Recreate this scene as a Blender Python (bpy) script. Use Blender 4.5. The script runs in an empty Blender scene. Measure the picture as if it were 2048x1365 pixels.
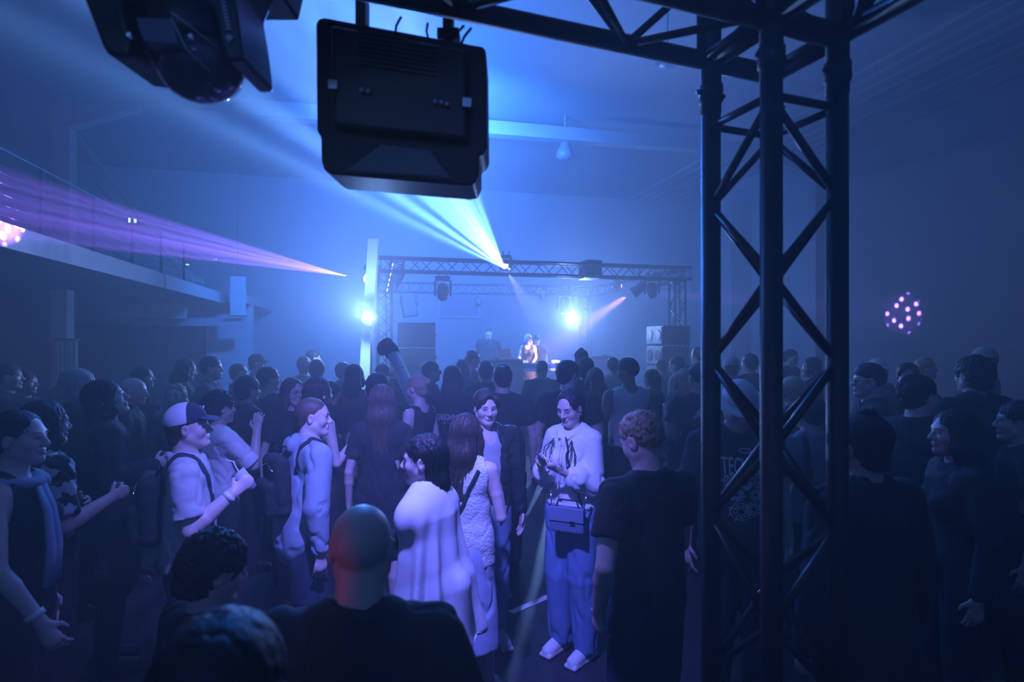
import bpy, math, random
import numpy as np
from mathutils import Vector, Matrix, Euler, noise as mnoise
random.seed(7)
S = bpy.context.scene
COL = S.collection
F_PX = 1138.0          # 20 mm lens on a 36 mm wide frame of 2048 px
CAM_Z = 2.0

# ------------------------------------------------------------------ camera, world, lights
cd = bpy.data.cameras.new('camera'); cam = bpy.data.objects.new('camera', cd); COL.objects.link(cam)
cd.lens = 36.0 * F_PX / 2048; cd.sensor_width = 36.0; cd.clip_start = 0.05; cd.clip_end = 100
cam.location = (0, 0, CAM_Z); cam.rotation_euler = (math.radians(90), 0, 0)
cd.dof.use_dof = True; cd.dof.focus_distance = 4.6; cd.dof.aperture_fstop = 2.4
S.camera = cam
S.view_settings.view_transform = 'Standard'; S.view_settings.look = 'None'
S.view_settings.gamma = 1.0; S.view_settings.use_curve_mapping = False
S.view_settings.exposure = 0.0
S.cycles.use_denoising = True
S.cycles.max_bounces = 5; S.cycles.diffuse_bounces = 2; S.cycles.glossy_bounces = 2
S.cycles.transmission_bounces = 4; S.cycles.volume_bounces = 0; S.cycles.transparent_max_bounces = 6
S.cycles.sample_clamp_indirect = 3.0
S.cycles.caustics_reflective = False; S.cycles.caustics_refractive = False

wd = bpy.data.worlds.new('hall_air'); S.world = wd; wd.use_nodes = True
nt = wd.node_tree; nt.nodes.clear()
wo = nt.nodes.new('ShaderNodeOutputWorld'); bg = nt.nodes.new('ShaderNodeBackground')
bg.inputs[0].default_value = (0.02, 0.08, 0.3, 1); bg.inputs[1].default_value = 0.0
nt.links.new(bg.outputs[0], wo.inputs['Surface'])
hz = nt.nodes.new('ShaderNodeVolumeScatter')
hz.inputs['Color'].default_value = (0.9, 0.93, 1.0, 1); hz.inputs['Density'].default_value = 0.052
hz.inputs['Anisotropy'].default_value = 0.35
nt.links.new(hz.outputs[0], wo.inputs['Volume'])

# room axes: u runs across the hall, v down its length towards the stage
CU = Vector((0.9711, 0.2385, 0)); CV = Vector((-0.2385, 0.9711, 0))
ROOM_YAW = math.atan2(0.2385, 0.9711)
def W(u, v, z): return CU * u + CV * v + Vector((0, 0, z))
def at(px, py, y): return Vector(((px - 1024) / F_PX * y, y, CAM_Z - (py - 682.5) / F_PX * y))

def spot(name, loc, target, color, power, angle, blend=0.3, size=0.02, gobo=None, rot=0.0):
    l = bpy.data.lights.new(name, 'SPOT'); o = bpy.data.objects.new(name, l); COL.objects.link(o)
    l.color = color; l.energy = power; l.spot_size = math.radians(angle); l.spot_blend = blend; l.shadow_soft_size = size
    o.location = loc
    o.rotation_euler = ((Vector(target) - Vector(loc)).to_track_quat('-Z', 'Y') @ Euler((0, 0, rot)).to_quaternion()).to_euler()
    if gobo:
        l.use_nodes = True; t = l.node_tree; em = t.nodes['Emission']
        tc = t.nodes.new('ShaderNodeTexCoord'); sx = t.nodes.new('ShaderNodeSeparateXYZ'); t.links.new(tc.outputs['Normal'], sx.inputs[0])
        dv = []
        for k in (0, 1):
            m = t.nodes.new('ShaderNodeMath'); m.operation = 'DIVIDE'; t.links.new(sx.outputs[k], m.inputs[0]); t.links.new(sx.outputs[2], m.inputs[1]); dv.append(m)
        cx = t.nodes.new('ShaderNodeCombineXYZ'); t.links.new(dv[0].outputs[0], cx.inputs[0]); t.links.new(dv[1].outputs[0], cx.inputs[1])
        vo = t.nodes.new('ShaderNodeTexVoronoi'); vo.voronoi_dimensions = '2D'; vo.inputs['Scale'].default_value = gobo[0]; vo.inputs['Randomness'].default_value = gobo[3]
        t.links.new(cx.outputs[0], vo.inputs['Vector'])
        mr = t.nodes.new('ShaderNodeMapRange'); mr.interpolation_type = 'SMOOTHSTEP'
        mr.inputs['From Min'].default_value = gobo[1]; mr.inputs['From Max'].default_value = gobo[2]
        mr.inputs['To Min'].default_value = 1.0; mr.inputs['To Max'].default_value = gobo[4]
        t.links.new(vo.outputs['Distance'], mr.inputs['Value']); t.links.new(mr.outputs[0], em.inputs['Strength'])
    return o
def bulb(name, loc, color, power, size=0.05):
    l = bpy.data.lights.new(name, 'POINT'); o = bpy.data.objects.new(name, l); COL.objects.link(o)
    l.color = color; l.energy = power; l.shadow_soft_size = size; o.location = loc
    return o
BLUE = (0.03, 0.19, 1.0); VIOLET = (0.15, 0.16, 1.0); PURPLE = (0.26, 0.12, 1.0); CYAN = (0.16, 0.41, 1.0); WARM = (1.0, 0.50, 0.56)
L_TOP = at(1012, 543, 11.15); L_PUR = at(724, 555, 9.7); L_RPUR = at(1251, 583, 13.0); L_WL = at(740, 637, 9.0); L_WR = at(1140, 637, 14.4)
L_PAR = at(1266, 586, 12.3)
# the moving heads on the stage truss and the can lights of the stage
spot('gobo_beam', L_TOP + Vector((-.02, -.25, .02)), at(700, 208, 5.0), CYAN, 210000, 18, 0.3, 0.0, (14, 0.06, 0.42, 0.6, 0.02))
spot('gobo_beam', L_TOP + Vector((.03, -.22, -.04)), at(1150, 760, 12.6), VIOLET, 16000, 26, 0.3, 0.0, (16, 0.10, 0.55, 0.7, 0.02))
spot('purple_beam', L_PUR + Vector((-.2, -.2, 0)), at(0, 408, 6.3), PURPLE, 150000, 12.5, 0.6, 0.0, (30, 0.06, 0.42, 0.8, 0.06))
spot('purple_beam', L_RPUR + Vector((.2, 0, 0)), W(13, 11.6, 2.7), PURPLE, 110000, 9, 0.5, 0.0, (26, 0.04, 0.30, 1.0, 0.01))
spot('warm_spot', L_PAR + Vector((-.12, -.02, -.05)), at(1075, 715, 13.2), WARM, 8000, 20, 0.5, 0.05)
spot('flare_left', L_WL + Vector((-.02, -.15, .02)), L_WL + Vector((-.3, -3, 1.9)), (0.20, 0.40, 1.0), 620, 125, 1.0, 0.05)
spot('flare_right', L_WR + Vector((0, -.22, -.02)), L_WR + Vector((-.2, -3, 1.5)), (0.22, 0.38, 1.0), 1300, 130, 1.0, 0.05)
bulb('flare_left_glow', L_WL + Vector((0, -.14, 0)), (0.20, 0.40, 1.0), 230)
bulb('flare_right_glow', L_WR + Vector((0, -.20, -.05)), (0.20, 0.38, 1.0), 520)
# added blue fills, hidden from view, for haze glow; wash on the near rig
L_HAZE_FILL = at(835, 235, 10.6)
spot('blue_haze_fill', L_HAZE_FILL, (-0.2, 4.0, 7.4), BLUE, 6200, 108, 1.0, 0.25)
spot('blue_haze_fill', L_HAZE_FILL + Vector((.1, .2, 0)), W(3.0, 21.0, 3.0), (0.035, 0.19, 1.0), 15500, 150, 1.0, 0.25)
spot('front_wash', (-0.35, 1.80, 3.35), (-0.55, 3.35, 1.0), VIOLET, 1050, 74, 1.0, 0.05)
bulb('rear_fill', (-0.3, -0.5, 3.0), VIOLET, 3.5, 0.15)  # unseen fill added behind the camera to light the near fixtures
spot('side_glow', (-1.9, 0.7, 1.2), (-0.37, 1.36, 1.5), (1.0, 0.06, 0.22), 8, 30, 0.9, 0.15)

# ------------------------------------------------------------------ materials
MATS = {}
def srgb(c): return tuple(((x / 12.92) if x <= 0.04045 else ((x + 0.055) / 1.055) ** 2.4) for x in c)
def mat(name, color, rough=0.6, metal=0.0, bump=0.0, bscale=60, var=0.0, vscale=4, emit=None, estr=0, spec=0.5, wave=None, bdist=0.002, aniso=None):
    if name in MATS: return MATS[name]
    m = bpy.data.materials.new(name); MATS[name] = m; m.use_nodes = True
    t = m.node_tree; p = t.nodes['Principled BSDF']
    p.inputs['Base Color'].default_value = (*color, 1); p.inputs['Roughness'].default_value = rough; p.inputs['Metallic'].default_value = metal
    p.inputs['Specular IOR Level'].default_value = spec
    tc = t.nodes.new('ShaderNodeTexCoord')
    src = tc.outputs['Object']
    if aniso:
        mp = t.nodes.new('ShaderNodeMapping'); mp.inputs['Scale'].default_value = aniso; t.links.new(src, mp.inputs[0]); src = mp.outputs[0]
    if var > 0:
        n = t.nodes.new('ShaderNodeTexNoise'); n.inputs['Scale'].default_value = vscale; n.inputs['Detail'].default_value = 5
        t.links.new(src, n.inputs['Vector'])
        r = t.nodes.new('ShaderNodeMix'); r.data_type = 'RGBA'
        r.inputs['A'].default_value = tuple(max(0, c * (1 - var)) for c in color) + (1,); r.inputs['B'].default_value = tuple(min(1, c * (1 + var)) for c in color) + (1,)
        t.links.new(n.outputs['Fac'], r.inputs['Factor']); t.links.new(r.outputs['Result'], p.inputs['Base Color'])
    if bump > 0:
        if wave:
            n = t.nodes.new('ShaderNodeTexWave'); n.inputs['Scale'].default_value = bscale; n.bands_direction = wave; n.inputs['Distortion'].default_value = 2.0
        else:
            n = t.nodes.new('ShaderNodeTexNoise'); n.inputs['Scale'].default_value = bscale; n.inputs['Detail'].default_value = 4
        t.links.new(src, n.inputs['Vector'])
        b = t.nodes.new('ShaderNodeBump'); b.inputs['Strength'].default_value = bump; b.inputs['Distance'].default_value = bdist
        t.links.new(n.outputs['Fac'], b.inputs['Height']); t.links.new(b.outputs[0], p.inputs['Normal'])
    if emit:
        p.inputs['Emission Color'].default_value = (*emit, 1); p.inputs['Emission Strength'].default_value = estr
    return m

# ------------------------------------------------------------------ mesh helpers
class MB:
    def __init__(self): self.v = []; self.f = []; self.m = []
    def add(self, vs, fs, mi=0):
        b = len(self.v); self.v += [tuple(x) for x in vs]; self.f += [tuple(b + i for i in f) for f in fs]; self.m += [mi] * len(fs)
    def box(self, c, s, rot=None, mi=0):
        c = Vector(c); R = rot if rot is not None else Matrix.Identity(3)
        vs = [c + R @ Vector((x * s[0] / 2, y * s[1] / 2, z * s[2] / 2)) for x in (-1, 1) for y in (-1, 1) for z in (-1, 1)]
        self.add(vs, [(0, 1, 3, 2), (4, 6, 7, 5), (0, 4, 5, 1), (2, 3, 7, 6), (0, 2, 6, 4), (1, 5, 7, 3)], mi)
    def tube(self, a, b, r, r2=None, n=10, mi=0, cap=True):
        self.path([a, b], [r, r if r2 is None else r2], n, mi, cap)
    def path(self, pts, rs, n=10, mi=0, cap=True, flat=1.0, flatdir=None):
        pts = [Vector(p) for p in pts]
        if not isinstance(rs, (list, tuple)): rs = [rs] * len(pts)
        vs = []; up = None
        for i, p in enumerate(pts):
            d = (pts[min(i + 1, len(pts) - 1)] - pts[max(i - 1, 0)])
            d = d.normalized() if d.length > 1e-9 else Vector((0, 0, 1))
            if up is None:
                up = Vector(flatdir) if flatdir is not None else (Vector((0, 0, 1)) if abs(d.z) < .9 else Vector((1, 0, 0)))
            x = d.cross(up)
            if x.length < 1e-6: x = d.orthogonal()
            x.normalize(); y = x.cross(d).normalized(); up = y
            for k in range(n):
                a = 2 * math.pi * k / n
                vs.append(p + (x * math.cos(a) + y * math.sin(a) * flat) * rs[i])
        fs = [(i * n + k, i * n + (k + 1) % n, (i + 1) * n + (k + 1) % n, (i + 1) * n + k) for i in range(len(pts) - 1) for k in range(n)]
        if cap: fs += [tuple(range(n))[::-1], tuple((len(pts) - 1) * n + k for k in range(n))]
        self.add(vs, fs, mi)
    def lathe(self, prof, origin, axis=(0, 0, 1), n=24, mi=0):
        self.path([Vector(origin) + Vector(axis).normalized() * z for r, z in prof], [max(r, 1e-4) for r, z in prof], n, mi)
    def prism(self, poly, a, ex, ey, depth, mi=0):      # polygon in the plane (ex, ey) at a, pushed by vector depth
        a = Vector(a); ex = Vector(ex); ey = Vector(ey); depth = Vector(depth); n = len(poly)
        vs = [a + ex * p[0] + ey * p[1] for p in poly] + [a + ex * p[0] + ey * p[1] + depth for p in poly]
        fs = [tuple(range(n))[::-1], tuple(range(n, 2 * n))] + [(i, (i + 1) % n, n + (i + 1) % n, n + i) for i in range(n)]
        self.add(vs, fs, mi)
    def sphere(self, c, r, n=14, mi=0, sc=(1, 1, 1), R=None):
        vs = []; fs = []; m = n // 2 + 1
        for i in range(m + 1):
            th = math.pi * i / m
            for k in range(n):
                p = Vector((math.sin(th) * math.cos(2 * math.pi * k / n) * sc[0], math.sin(th) * math.sin(2 * math.pi * k / n) * sc[1], math.cos(th) * sc[2])) * r
                vs.append(Vector(c) + (R @ p if R else p))
        fs = [(i * n + k, (i + 1) * n + k, (i + 1) * n + (k + 1) % n, i * n + (k + 1) % n) for i in range(m) for k in range(n)]
        self.add(vs, fs, mi)
    def build(self, name, mats, parent=None, smooth=False, bevel=0, world=False):
        me = bpy.data.meshes.new(name); me.from_pydata(self.v, [], self.f); me.update()
        if not isinstance(mats, (list, tuple)): mats = [mats]
        for m in mats: me.materials.append(m)
        if len(mats) > 1: me.polygons.foreach_set('material_index', self.m)
        if smooth: me.polygons.foreach_set('use_smooth', [True] * len(me.polygons))
        o = bpy.data.objects.new(name, me); COL.objects.link(o)
        if parent is not None:
            o.parent = parent
            if world: o.matrix_parent_inverse = MW(parent).inverted()
        if bevel:
            b = o.modifiers.new('bevel', 'BEVEL'); b.width = bevel; b.segments = 3; b.limit_method = 'ANGLE'
        return o
def MW(o):
    m = Matrix.LocRotScale(o.location, o.rotation_euler, o.scale)
    if o.parent: m = MW(o.parent) @ o.matrix_parent_inverse @ m
    return m
def thing(name, label, cat, loc=(0, 0, 0), rotz=0.0, group=None, scale=1.0):
    o = bpy.data.objects.new(name, None); COL.objects.link(o); o.location = loc; o.rotation_euler = (0, 0, rotz); o.scale = (scale,) * 3
    o['label'] = label; o['category'] = cat
    if group: o['group'] = group
    return o
def tag(o, label, cat, group=None, kind=None):
    if label: o['label'] = label
    if cat: o['category'] = cat
    if group: o['group'] = group
    if kind: o['kind'] = kind
    return o
def struct(name, mb, m, label=None, bevel=0):
    o = mb.build(name, m, bevel=bevel); o['kind'] = 'structure'
    o['label'] = label or name; return o

M_WALL = mat('plaster', (0.42, 0.42, 0.42), 0.85, bump=.25, bscale=8, var=.10, vscale=1.2)
M_CEIL = mat('ceiling_board', (0.36, 0.36, 0.36), 0.9, bump=.3, bscale=5, var=.12, vscale=.8)
M_FLOOR = mat('dark_floor', (0.035, 0.035, 0.04), 0.45, bump=.2, bscale=30, var=.4, vscale=3)
M_FRAME = mat('painted_steel_frame', (0.42, 0.39, 0.37), 0.6, var=.08)
M_FASCIA = mat('white_fascia', (0.72, 0.68, 0.66), 0.6, var=.05)
M_BLACK = mat('black_powder_coat', (0.018, 0.018, 0.02), 0.45, bump=.2, bscale=300)
M_BLACKP = mat('black_plastic', (0.02, 0.02, 0.024), 0.32)
M_STAGET = mat('stage_truss_black', (0.02, 0.02, 0.022), 0.5)
M_LENS = mat('dark_lens', (0.03, 0.03, 0.05), 0.08, spec=.8)
M_WHITE = mat('white_plastic', (0.75, 0.75, 0.75), 0.4)
M_CHROME = mat('chrome', (0.8, 0.8, 0.8), 0.15, 1.0)
def M_EMIT(name, c, s): return mat(name, (0.8, 0.8, 0.8), 0.4, emit=c, estr=s)
# ------------------------------------------------------------------ the hall
UL, UR, V0, V1, ZC = -10.5, 13.0, -3.0, 21.5, 7.8
RZ = Matrix.Rotation(ROOM_YAW, 3, 'Z')
def ubox(mb, u0, u1, v0, v1, z0, z1, mi=0):
    mb.box(W((u0 + u1) / 2, (v0 + v1) / 2, (z0 + z1) / 2), (u1 - u0, v1 - v0, z1 - z0), RZ, mi)
b = MB(); ubox(b, UL, UR, V0, V1, -.2, 0)
m = M_FLOOR; struct('floor', b, m)
b = MB(); ubox(b, UL - .3, UL, V0, V1, -.2, ZC); struct('wall_left', b, M_WALL)
b = MB(); ubox(b, UR, UR + .3, V0, V1, -.2, ZC); struct('wall_right', b, M_WALL)
b = MB(); ubox(b, UL, UR, V1, V1 + .3, -.2, ZC); struct('wall_back', b, M_WALL)
b = MB(); ubox(b, UL, UR, V0 - .3, V0, -.2, ZC); struct('wall_front', b, M_WALL)
b = MB(); ubox(b, UL - .3, UR + .3, V0 - .3, V1 + .3, ZC, ZC + .25)
struct('ceiling', b, M_CEIL)
# shallow ceiling ribs along the right eave, and wide boards
b = MB()
for k in range(7): ubox(b, UR - .35 - .42 * k, UR - .27 - .42 * k, V0, V1, ZC - .07, ZC)
ubox(b, UR - .12, UR, V0, V1, ZC - .35, ZC)
struct('trim_1', b, M_WALL)
# portal frame across the hall: posts, knees and the tie beam
b = MB()
fv = 13.6
ubox(b, -6.38, -6.08, fv, fv + .3, 3.3, 6.95); 
ubox(b, 12.2, 12.5, fv, fv + .3, 0, 7.0)
b.prism([(0, 6.7), (1.6, 7.35), (1.6, 7.0), (.1, 6.35)], W(-6.38, fv, 0), CU, (0, 0, 1), CV * .3)
b.prism([(0, 7.35), (16.6, 7.45), (16.6, 7.15), (0, 7.0)], W(-4.78, fv, 0), CU, (0, 0, 1), CV * .3)
b.prism([(-1.6, 7.35), (.05, 6.95), (.05, 6.6), (-1.6, 7.0)], W(12.45, fv, 0), CU, (0, 0, 1), CV * .3)
struct('trim_2', b, M_FRAME)
b = MB(); ubox(b, 12.2, 13, 17.5, 17.8, 0, 7.0); struct('trim_3', b, M_FRAME)
# rafters fading into the dark behind the left post
b = MB()
for k in range(3):
    b.prism([(0, 0), (.10, 0), (.10, .14), (0, .14)], W(-6.1, fv + .35 + .8 * k, 6.3 - .8 * k), CV, (0, 0, 1), CU * 2.0 + Vector((0, 0, -1.3)) + Vector((0, 0, -1.6 + .8 * k)))
struct('trim_4', b, M_WALL)
# balcony: slab, fascia, rail
b = MB(); ubox(b, UL, -4.03, V0, 17.3, 3.06, 3.28); struct('ceiling_2', b, M_CEIL, 'underside of the balcony')
b = MB(); ubox(b, -4.03, -4.0, V0, 12.55, 3.05, 3.33); struct('trim_5', b, M_FASCIA)
b = MB(); ubox(b, -4.03, -4.0, 12.68, 17.3, 3.05, 3.33); struct('trim_6', b, M_FASCIA)
t = thing('balcony_railing', 'long balcony railing with mesh infill above the white balcony edge at left', 'railing', W(-4.1, 0, 3.28))
b = MB(); b.tube(W(-4.06, V0 + .1, 4.17), W(-4.06, 17.2, 4.17), .016); b.build('handrail', M_CHROME, t, world=True)
for k in range(13):
    v = V0 + .2 + k * 1.4
    b = MB(); ubox(b, -4.08, -4.04, v - .02, v + .02, 3.2, 4.16); b.build('post', M_BLACK, t, world=True)
b = MB()
for k in range(6): b.tube(W(-4.06, V0 + .1, 3.42 + .12 * k), W(-4.06, 17.2, 3.42 + .12 * k), .005, n=6)
b.build('infill_wires', M_BLACK, t, world=True)
# exit sign lamp on the balcony
def on_balcony(px, py, y, w, hgt, label, col, e):
    p = at(px, py, y); t = thing('emergency_light', label, 'light', p)
    b = MB(); b.box(p, (w, .08, hgt), RZ); b.build('housing', M_BLACKP, t, world=True, bevel=.004)
    b = MB(); b.box(p + Vector((0, -.05, 0)), (w * .55, .03, hgt * .5), RZ); b.build('lamp', M_EMIT('em_' + label[:12], col, e), t, world=True)
on_balcony(268, 442, 12.0, .26, .18, 'small pale green emergency light above the balcony near the purple beams', (.45, 1, .8), 3.0)
on_balcony(377, 530, 15.0, .14, .06, 'tiny white emergency light just over the balcony edge', (.7, .9, 1), 2.0)
on_balcony(433, 520, 15.4, .12, .09, 'tiny greenish light farther along the balcony', (.5, .9, 1), 2.0)
# posts and beams under the balcony
b = MB(); ubox(b, -6.4, -6.1, 13.55, 13.85, 0, 3.06); M_COL = mat('pale_column', (.8, .74, .68), .6, var=.08); struct('trim_7', b, M_COL)
b = MB(); ubox(b, -6.15, -4.5, 15.6, 15.8, 2.55, 2.85); ubox(b, -6.1, -3.2, 16.7, 16.9, 2.4, 2.62); struct('trim_8', b, M_FRAME)
b = MB(); ubox(b, -10.4, -8.3, 17.6, 17.9, 0, 3.06); ubox(b, -8.3, -3.4, 17.9, 18.2, 2.5, 3.06); ubox(b, -4.6, -3.4, 17.85, 18.2, 0, 2.5); struct('wall_2', b, M_WALL, 'partition under the balcony')
b = MB(); ubox(b, -8.3, -4.6, 18.6, 18.7, 0, 2.6); struct('wall_3', b, mat('doorway_shade', (.03, .03, .035), .8), 'dark panel painted as the shade inside the doorway under the balcony')  # near-black slab puts the shade of the doorway into its colour
b = MB(); ubox(b, -10.4, -3.4, 17.3, 21.4, 3.06, 3.28); struct('trim_9', b, M_WALL)
# ribbed radiator in front of the column
p = at(134, 700, 11.3); t = thing('radiator', 'tall ribbed pale radiator panel standing against the column under the balcony', 'radiator', (p.x, p.y, 0), ROOM_YAW)
for k in range(5):
    b = MB(); b.box((-.15 + k * .075, 0, 1.08), (.052, .07, 1.86)); b.build('rib', M_COL, t, bevel=.012)
b = MB(); b.box((.0, 0, 2.03), (.42, .1, .04)); b.build('top_rail', M_FRAME, t)
b = MB(); b.box((0, 0, .12), (.38, .05, .05)); b.build('bottom_rail', M_FRAME, t)
for s in (-.12, .12):
    b = MB(); b.tube((s, 0, 0), (s, 0, .14), .02); b.build('foot', M_FRAME, t)
# banner by the balcony end
p = at(476, 592, 15.2); t = thing('wall_banner', 'pale hanging banner panel just past the end of the balcony', 'banner', p, ROOM_YAW)
b = MB(); b.box((0, 0, 0), (.38, .015, 1.05)); b.build('cloth', mat('banner_cloth', (.6, .6, .62), .8, var=.25, vscale=3), t)
for s in (-.54, .54):
    b = MB(); b.tube((-.22, 0, s), (.22, 0, s), .015); b.build('rod', M_BLACK, t)
b = MB(); b.tube((0, 0, .54), (0, 0, ZC - p.z), .006, n=6); b.build('cable', M_BLACK, t)
# framed panel on the far wall, faint in haze
def onwall(px, py, v):   # intersection of the pixel ray with the plane v = const
    k = (px - 1024) / F_PX; y = v / (-0.2385 * k + 0.9711); return at(px, py, y)
c0, c1 = onwall(878, 610, 21.45), onwall(958, 610, 21.45); cc = (c0 + c1) / 2
t = thing('projection_screen', 'faint framed screen on the far wall behind the stage', 'screen', cc, ROOM_YAW)
w = (c1 - c0).length
b = MB(); b.box((0, -.02, 0), (w, .03, .95)); b.build('panel', mat('screen_grey', (.3, .3, .33), .7), t)
b = MB()
for s in (-1, 1): b.box((s * w / 2, -.05, 0), (.04, .05, .99)); b.box((0, -.05, s * .475), (w, .05, .04))
b.build('frame', M_FASCIA, t)
# dome bulkhead lamp under the tie beam
p = at(1130, 295, 14.6)
t = thing('pendant_lamp', 'unlit bell shaped pendant lamp under the ceiling beam', 'lamp', p)
b = MB(); b.lathe([(.09, .32), (.10, .16), (.13, .04), (.20, -.10), (.23, -.22), (.14, -.30), (.02, -.32)], p); b.build('lamp_shade', mat('lamp_grey', (.25, .25, .28), .4), t, True, world=True)
b = MB(); b.tube(p + Vector((0, 0, .3)), Vector((p.x, p.y, ZC)), .025); b.build('stem', M_FRAME, t, world=True)
p = at(1335, 118, 9.0)
t = thing('pendant_lamp', 'small dark pendant lamp high up beside the near truss beam', 'lamp', p)
b = MB(); b.lathe([(.05, .2), (.12, .05), (.2, -.06), (.12, -.12), (.02, -.13)], p); b.build('lamp_shade', MATS['lamp_grey'], t, True, world=True)
b = MB(); b.tube(p + Vector((0, 0, .18)), Vector((p.x, p.y, ZC)), .015); b.build('stem', M_FRAME, t, world=True)
# white tape line on the floor
def onfloor(px, py):
    y = CAM_Z * F_PX / (py - 682.5); return Vector(((px - 1024) / F_PX * y, y, 0))
def tape(pts, w, label):
    mb = MB(); a, c = onfloor(*pts[0]), onfloor(*pts[1]); d = (c - a).normalized(); n = Vector((-d.y, d.x, 0)) * w / 2
    mb.add([a - n, c - n, c + n, a + n, a - n + Vector((0, 0, .003)), c - n + Vector((0, 0, .003)), c + n + Vector((0, 0, .003)), a + n + Vector((0, 0, .003))],
           [(3, 2, 1, 0), (4, 5, 6, 7), (0, 1, 5, 4), (1, 2, 6, 5), (2, 3, 7, 6), (3, 0, 4, 7)])
    return tag(mb.build('floor_tape', mat('white_tape', (.75, .78, .8), .6)), label, 'tape')
tape([(1022, 1226), (1195, 1152)], .055, 'white tape strip stuck on the dark floor beside the woman with the phone')
# ------------------------------------------------------------------ trusses
def truss(name, label, A, B, side, box=.24, r=.025, rb=.009, pitch=.24, fine=True, group=None, m=None, phase=0, ends=True):
    """box truss: A is the start of one chord, side/other are the unit directions of its section"""
    A = Vector(A); B = Vector(B); d = (B - A).normalized(); L = (B - A).length; s1 = Vector(side).normalized(); s2 = d.cross(s1).normalized()
    m = m or M_BLACK
    t = thing(name, label, 'truss', A, 0, group)
    cor = [A, A + s1 * box, A + s1 * box + s2 * box, A + s2 * box]
    for c in cor:
        b = MB(); b.tube(c, c + d * L, r, n=14 if fine else 8); b.build('chord', m, t, True, world=True)
    for i in range(4):
        p, q = cor[i], cor[(i + 1) % 4]; n = max(2, round((L - .1) / pitch)); st = (L - .1) / n
        fb = MB()
        for k in range(n):
            b = MB() if fine else fb
            a, c = (p, q) if (k + i + phase) % 2 == 0 else (q, p)
            b.tube(a + d * (.05 + k * st), c + d * (.05 + (k + 1) * st), rb, n=8 if fine else 5)
            if fine: b.build('brace', m, t, True, world=True)
        if ends:
            for e_ in (.04, L - .04):
                b = MB() if fine else fb
                b.tube(p + d * e_, q + d * e_, rb, n=8)
                if fine: b.build('end_strut', m, t, True, world=True)
        if not fine: fb.build('lattice', m, t, world=True)
    return t
# near tower: four legs, corner block, two beams
ca, sa = math.cos(math.radians(20.4)), math.sin(math.radians(20.4))
U1 = Vector((ca, sa, 0)); V1_ = Vector((-sa, ca, 0))
T0 = Vector((.696, 1.527, 0))
truss('truss_tower', 'tall black box truss tower standing close on the right, full of crossed braces', T0, T0 + Vector((0, 0, 2.70)), U1, r=.029, rb=.0115, pitch=.232, phase=1)
t = thing('truss_base_plate', 'black steel base plate under the near truss tower', 'base plate', T0)
b = MB(); R = Matrix((U1, V1_, Vector((0, 0, 1)))).transposed(); b.box(T0 + (U1 + V1_) * .12 + Vector((0, 0, .006)), (.5, .5, .012), R)
o = b.build('plate', M_BLACK, t, world=True, bevel=.003)
t = thing('truss_corner', 'black truss corner block on top of the near tower', 'truss', T0 + Vector((0, 0, 2.75)))
b = MB()
for i in (0, 1):
    for j in (0, 1): b.tube(T0 + U1 * .24 * i + V1_ * .24 * j + Vector((0, 0, 2.7)), T0 + U1 * .24 * i + V1_ * .24 * j + Vector((0, 0, 3.2)), .031, n=14)
b.build('corner_post', M_BLACK, t, True, world=True)
for z in (2.86, 3.12):
    for p, q in (((0, 0), (1, 0)), ((0, 1), (1, 1)), ((0, 0), (0, 1)), ((1, 0), (1, 1))):
        b = MB(); b.tube(T0 + U1 * .24 * p[0] + V1_ * .24 * p[1] + Vector((0, 0, z)), T0 + U1 * .24 * q[0] + V1_ * .24 * q[1] + Vector((0, 0, z)), .03, n=12); b.build('corner_tube', M_BLACK, t, True, world=True)
for p, q in (((0, 0), (1, 0)), ((0, 1), (1, 1)), ((0, 0), (0, 1)), ((1, 0), (1, 1))):
    b = MB(); b.tube(T0 + U1 * .24 * p[0] + V1_ * .24 * p[1] + Vector((0, 0, 2.86)), T0 + U1 * .24 * q[0] + V1_ * .24 * q[1] + Vector((0, 0, 3.12)), .011, n=8); b.build('brace', M_BLACK, t, True, world=True)
for i in (0, 1):
    for j in (0, 1):
        b = MB(); c = T0 + U1 * .24 * i + V1_ * .24 * j
        b.tube(c + Vector((0, 0, 2.735)), c + Vector((0, 0, 2.785)), .036, n=14); b.tube(c + U1 * -.05 + Vector((0, 0, 2.76)), c + U1 * .05 + Vector((0, 0, 2.76)), .008, n=8)
        b.build('coupler', M_BLACK, t, True, world=True)
B0 = T0 + Vector((0, 0, 2.86))
truss('truss_beam', 'black truss beam running left overhead from the near tower, carrying the big square light', B0, B0 - U1 * 3.1, Vector((0, 0, 1)), r=.027, rb=.0115, pitch=.25, phase=0)
truss('truss_beam', 'black truss beam running back over the camera from the near tower, top right', B0 + U1 * .24, B0 + U1 * .24 - V1_ * 2.6, Vector((0, 0, 1)), r=.027, rb=.0115, pitch=.25)
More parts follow.
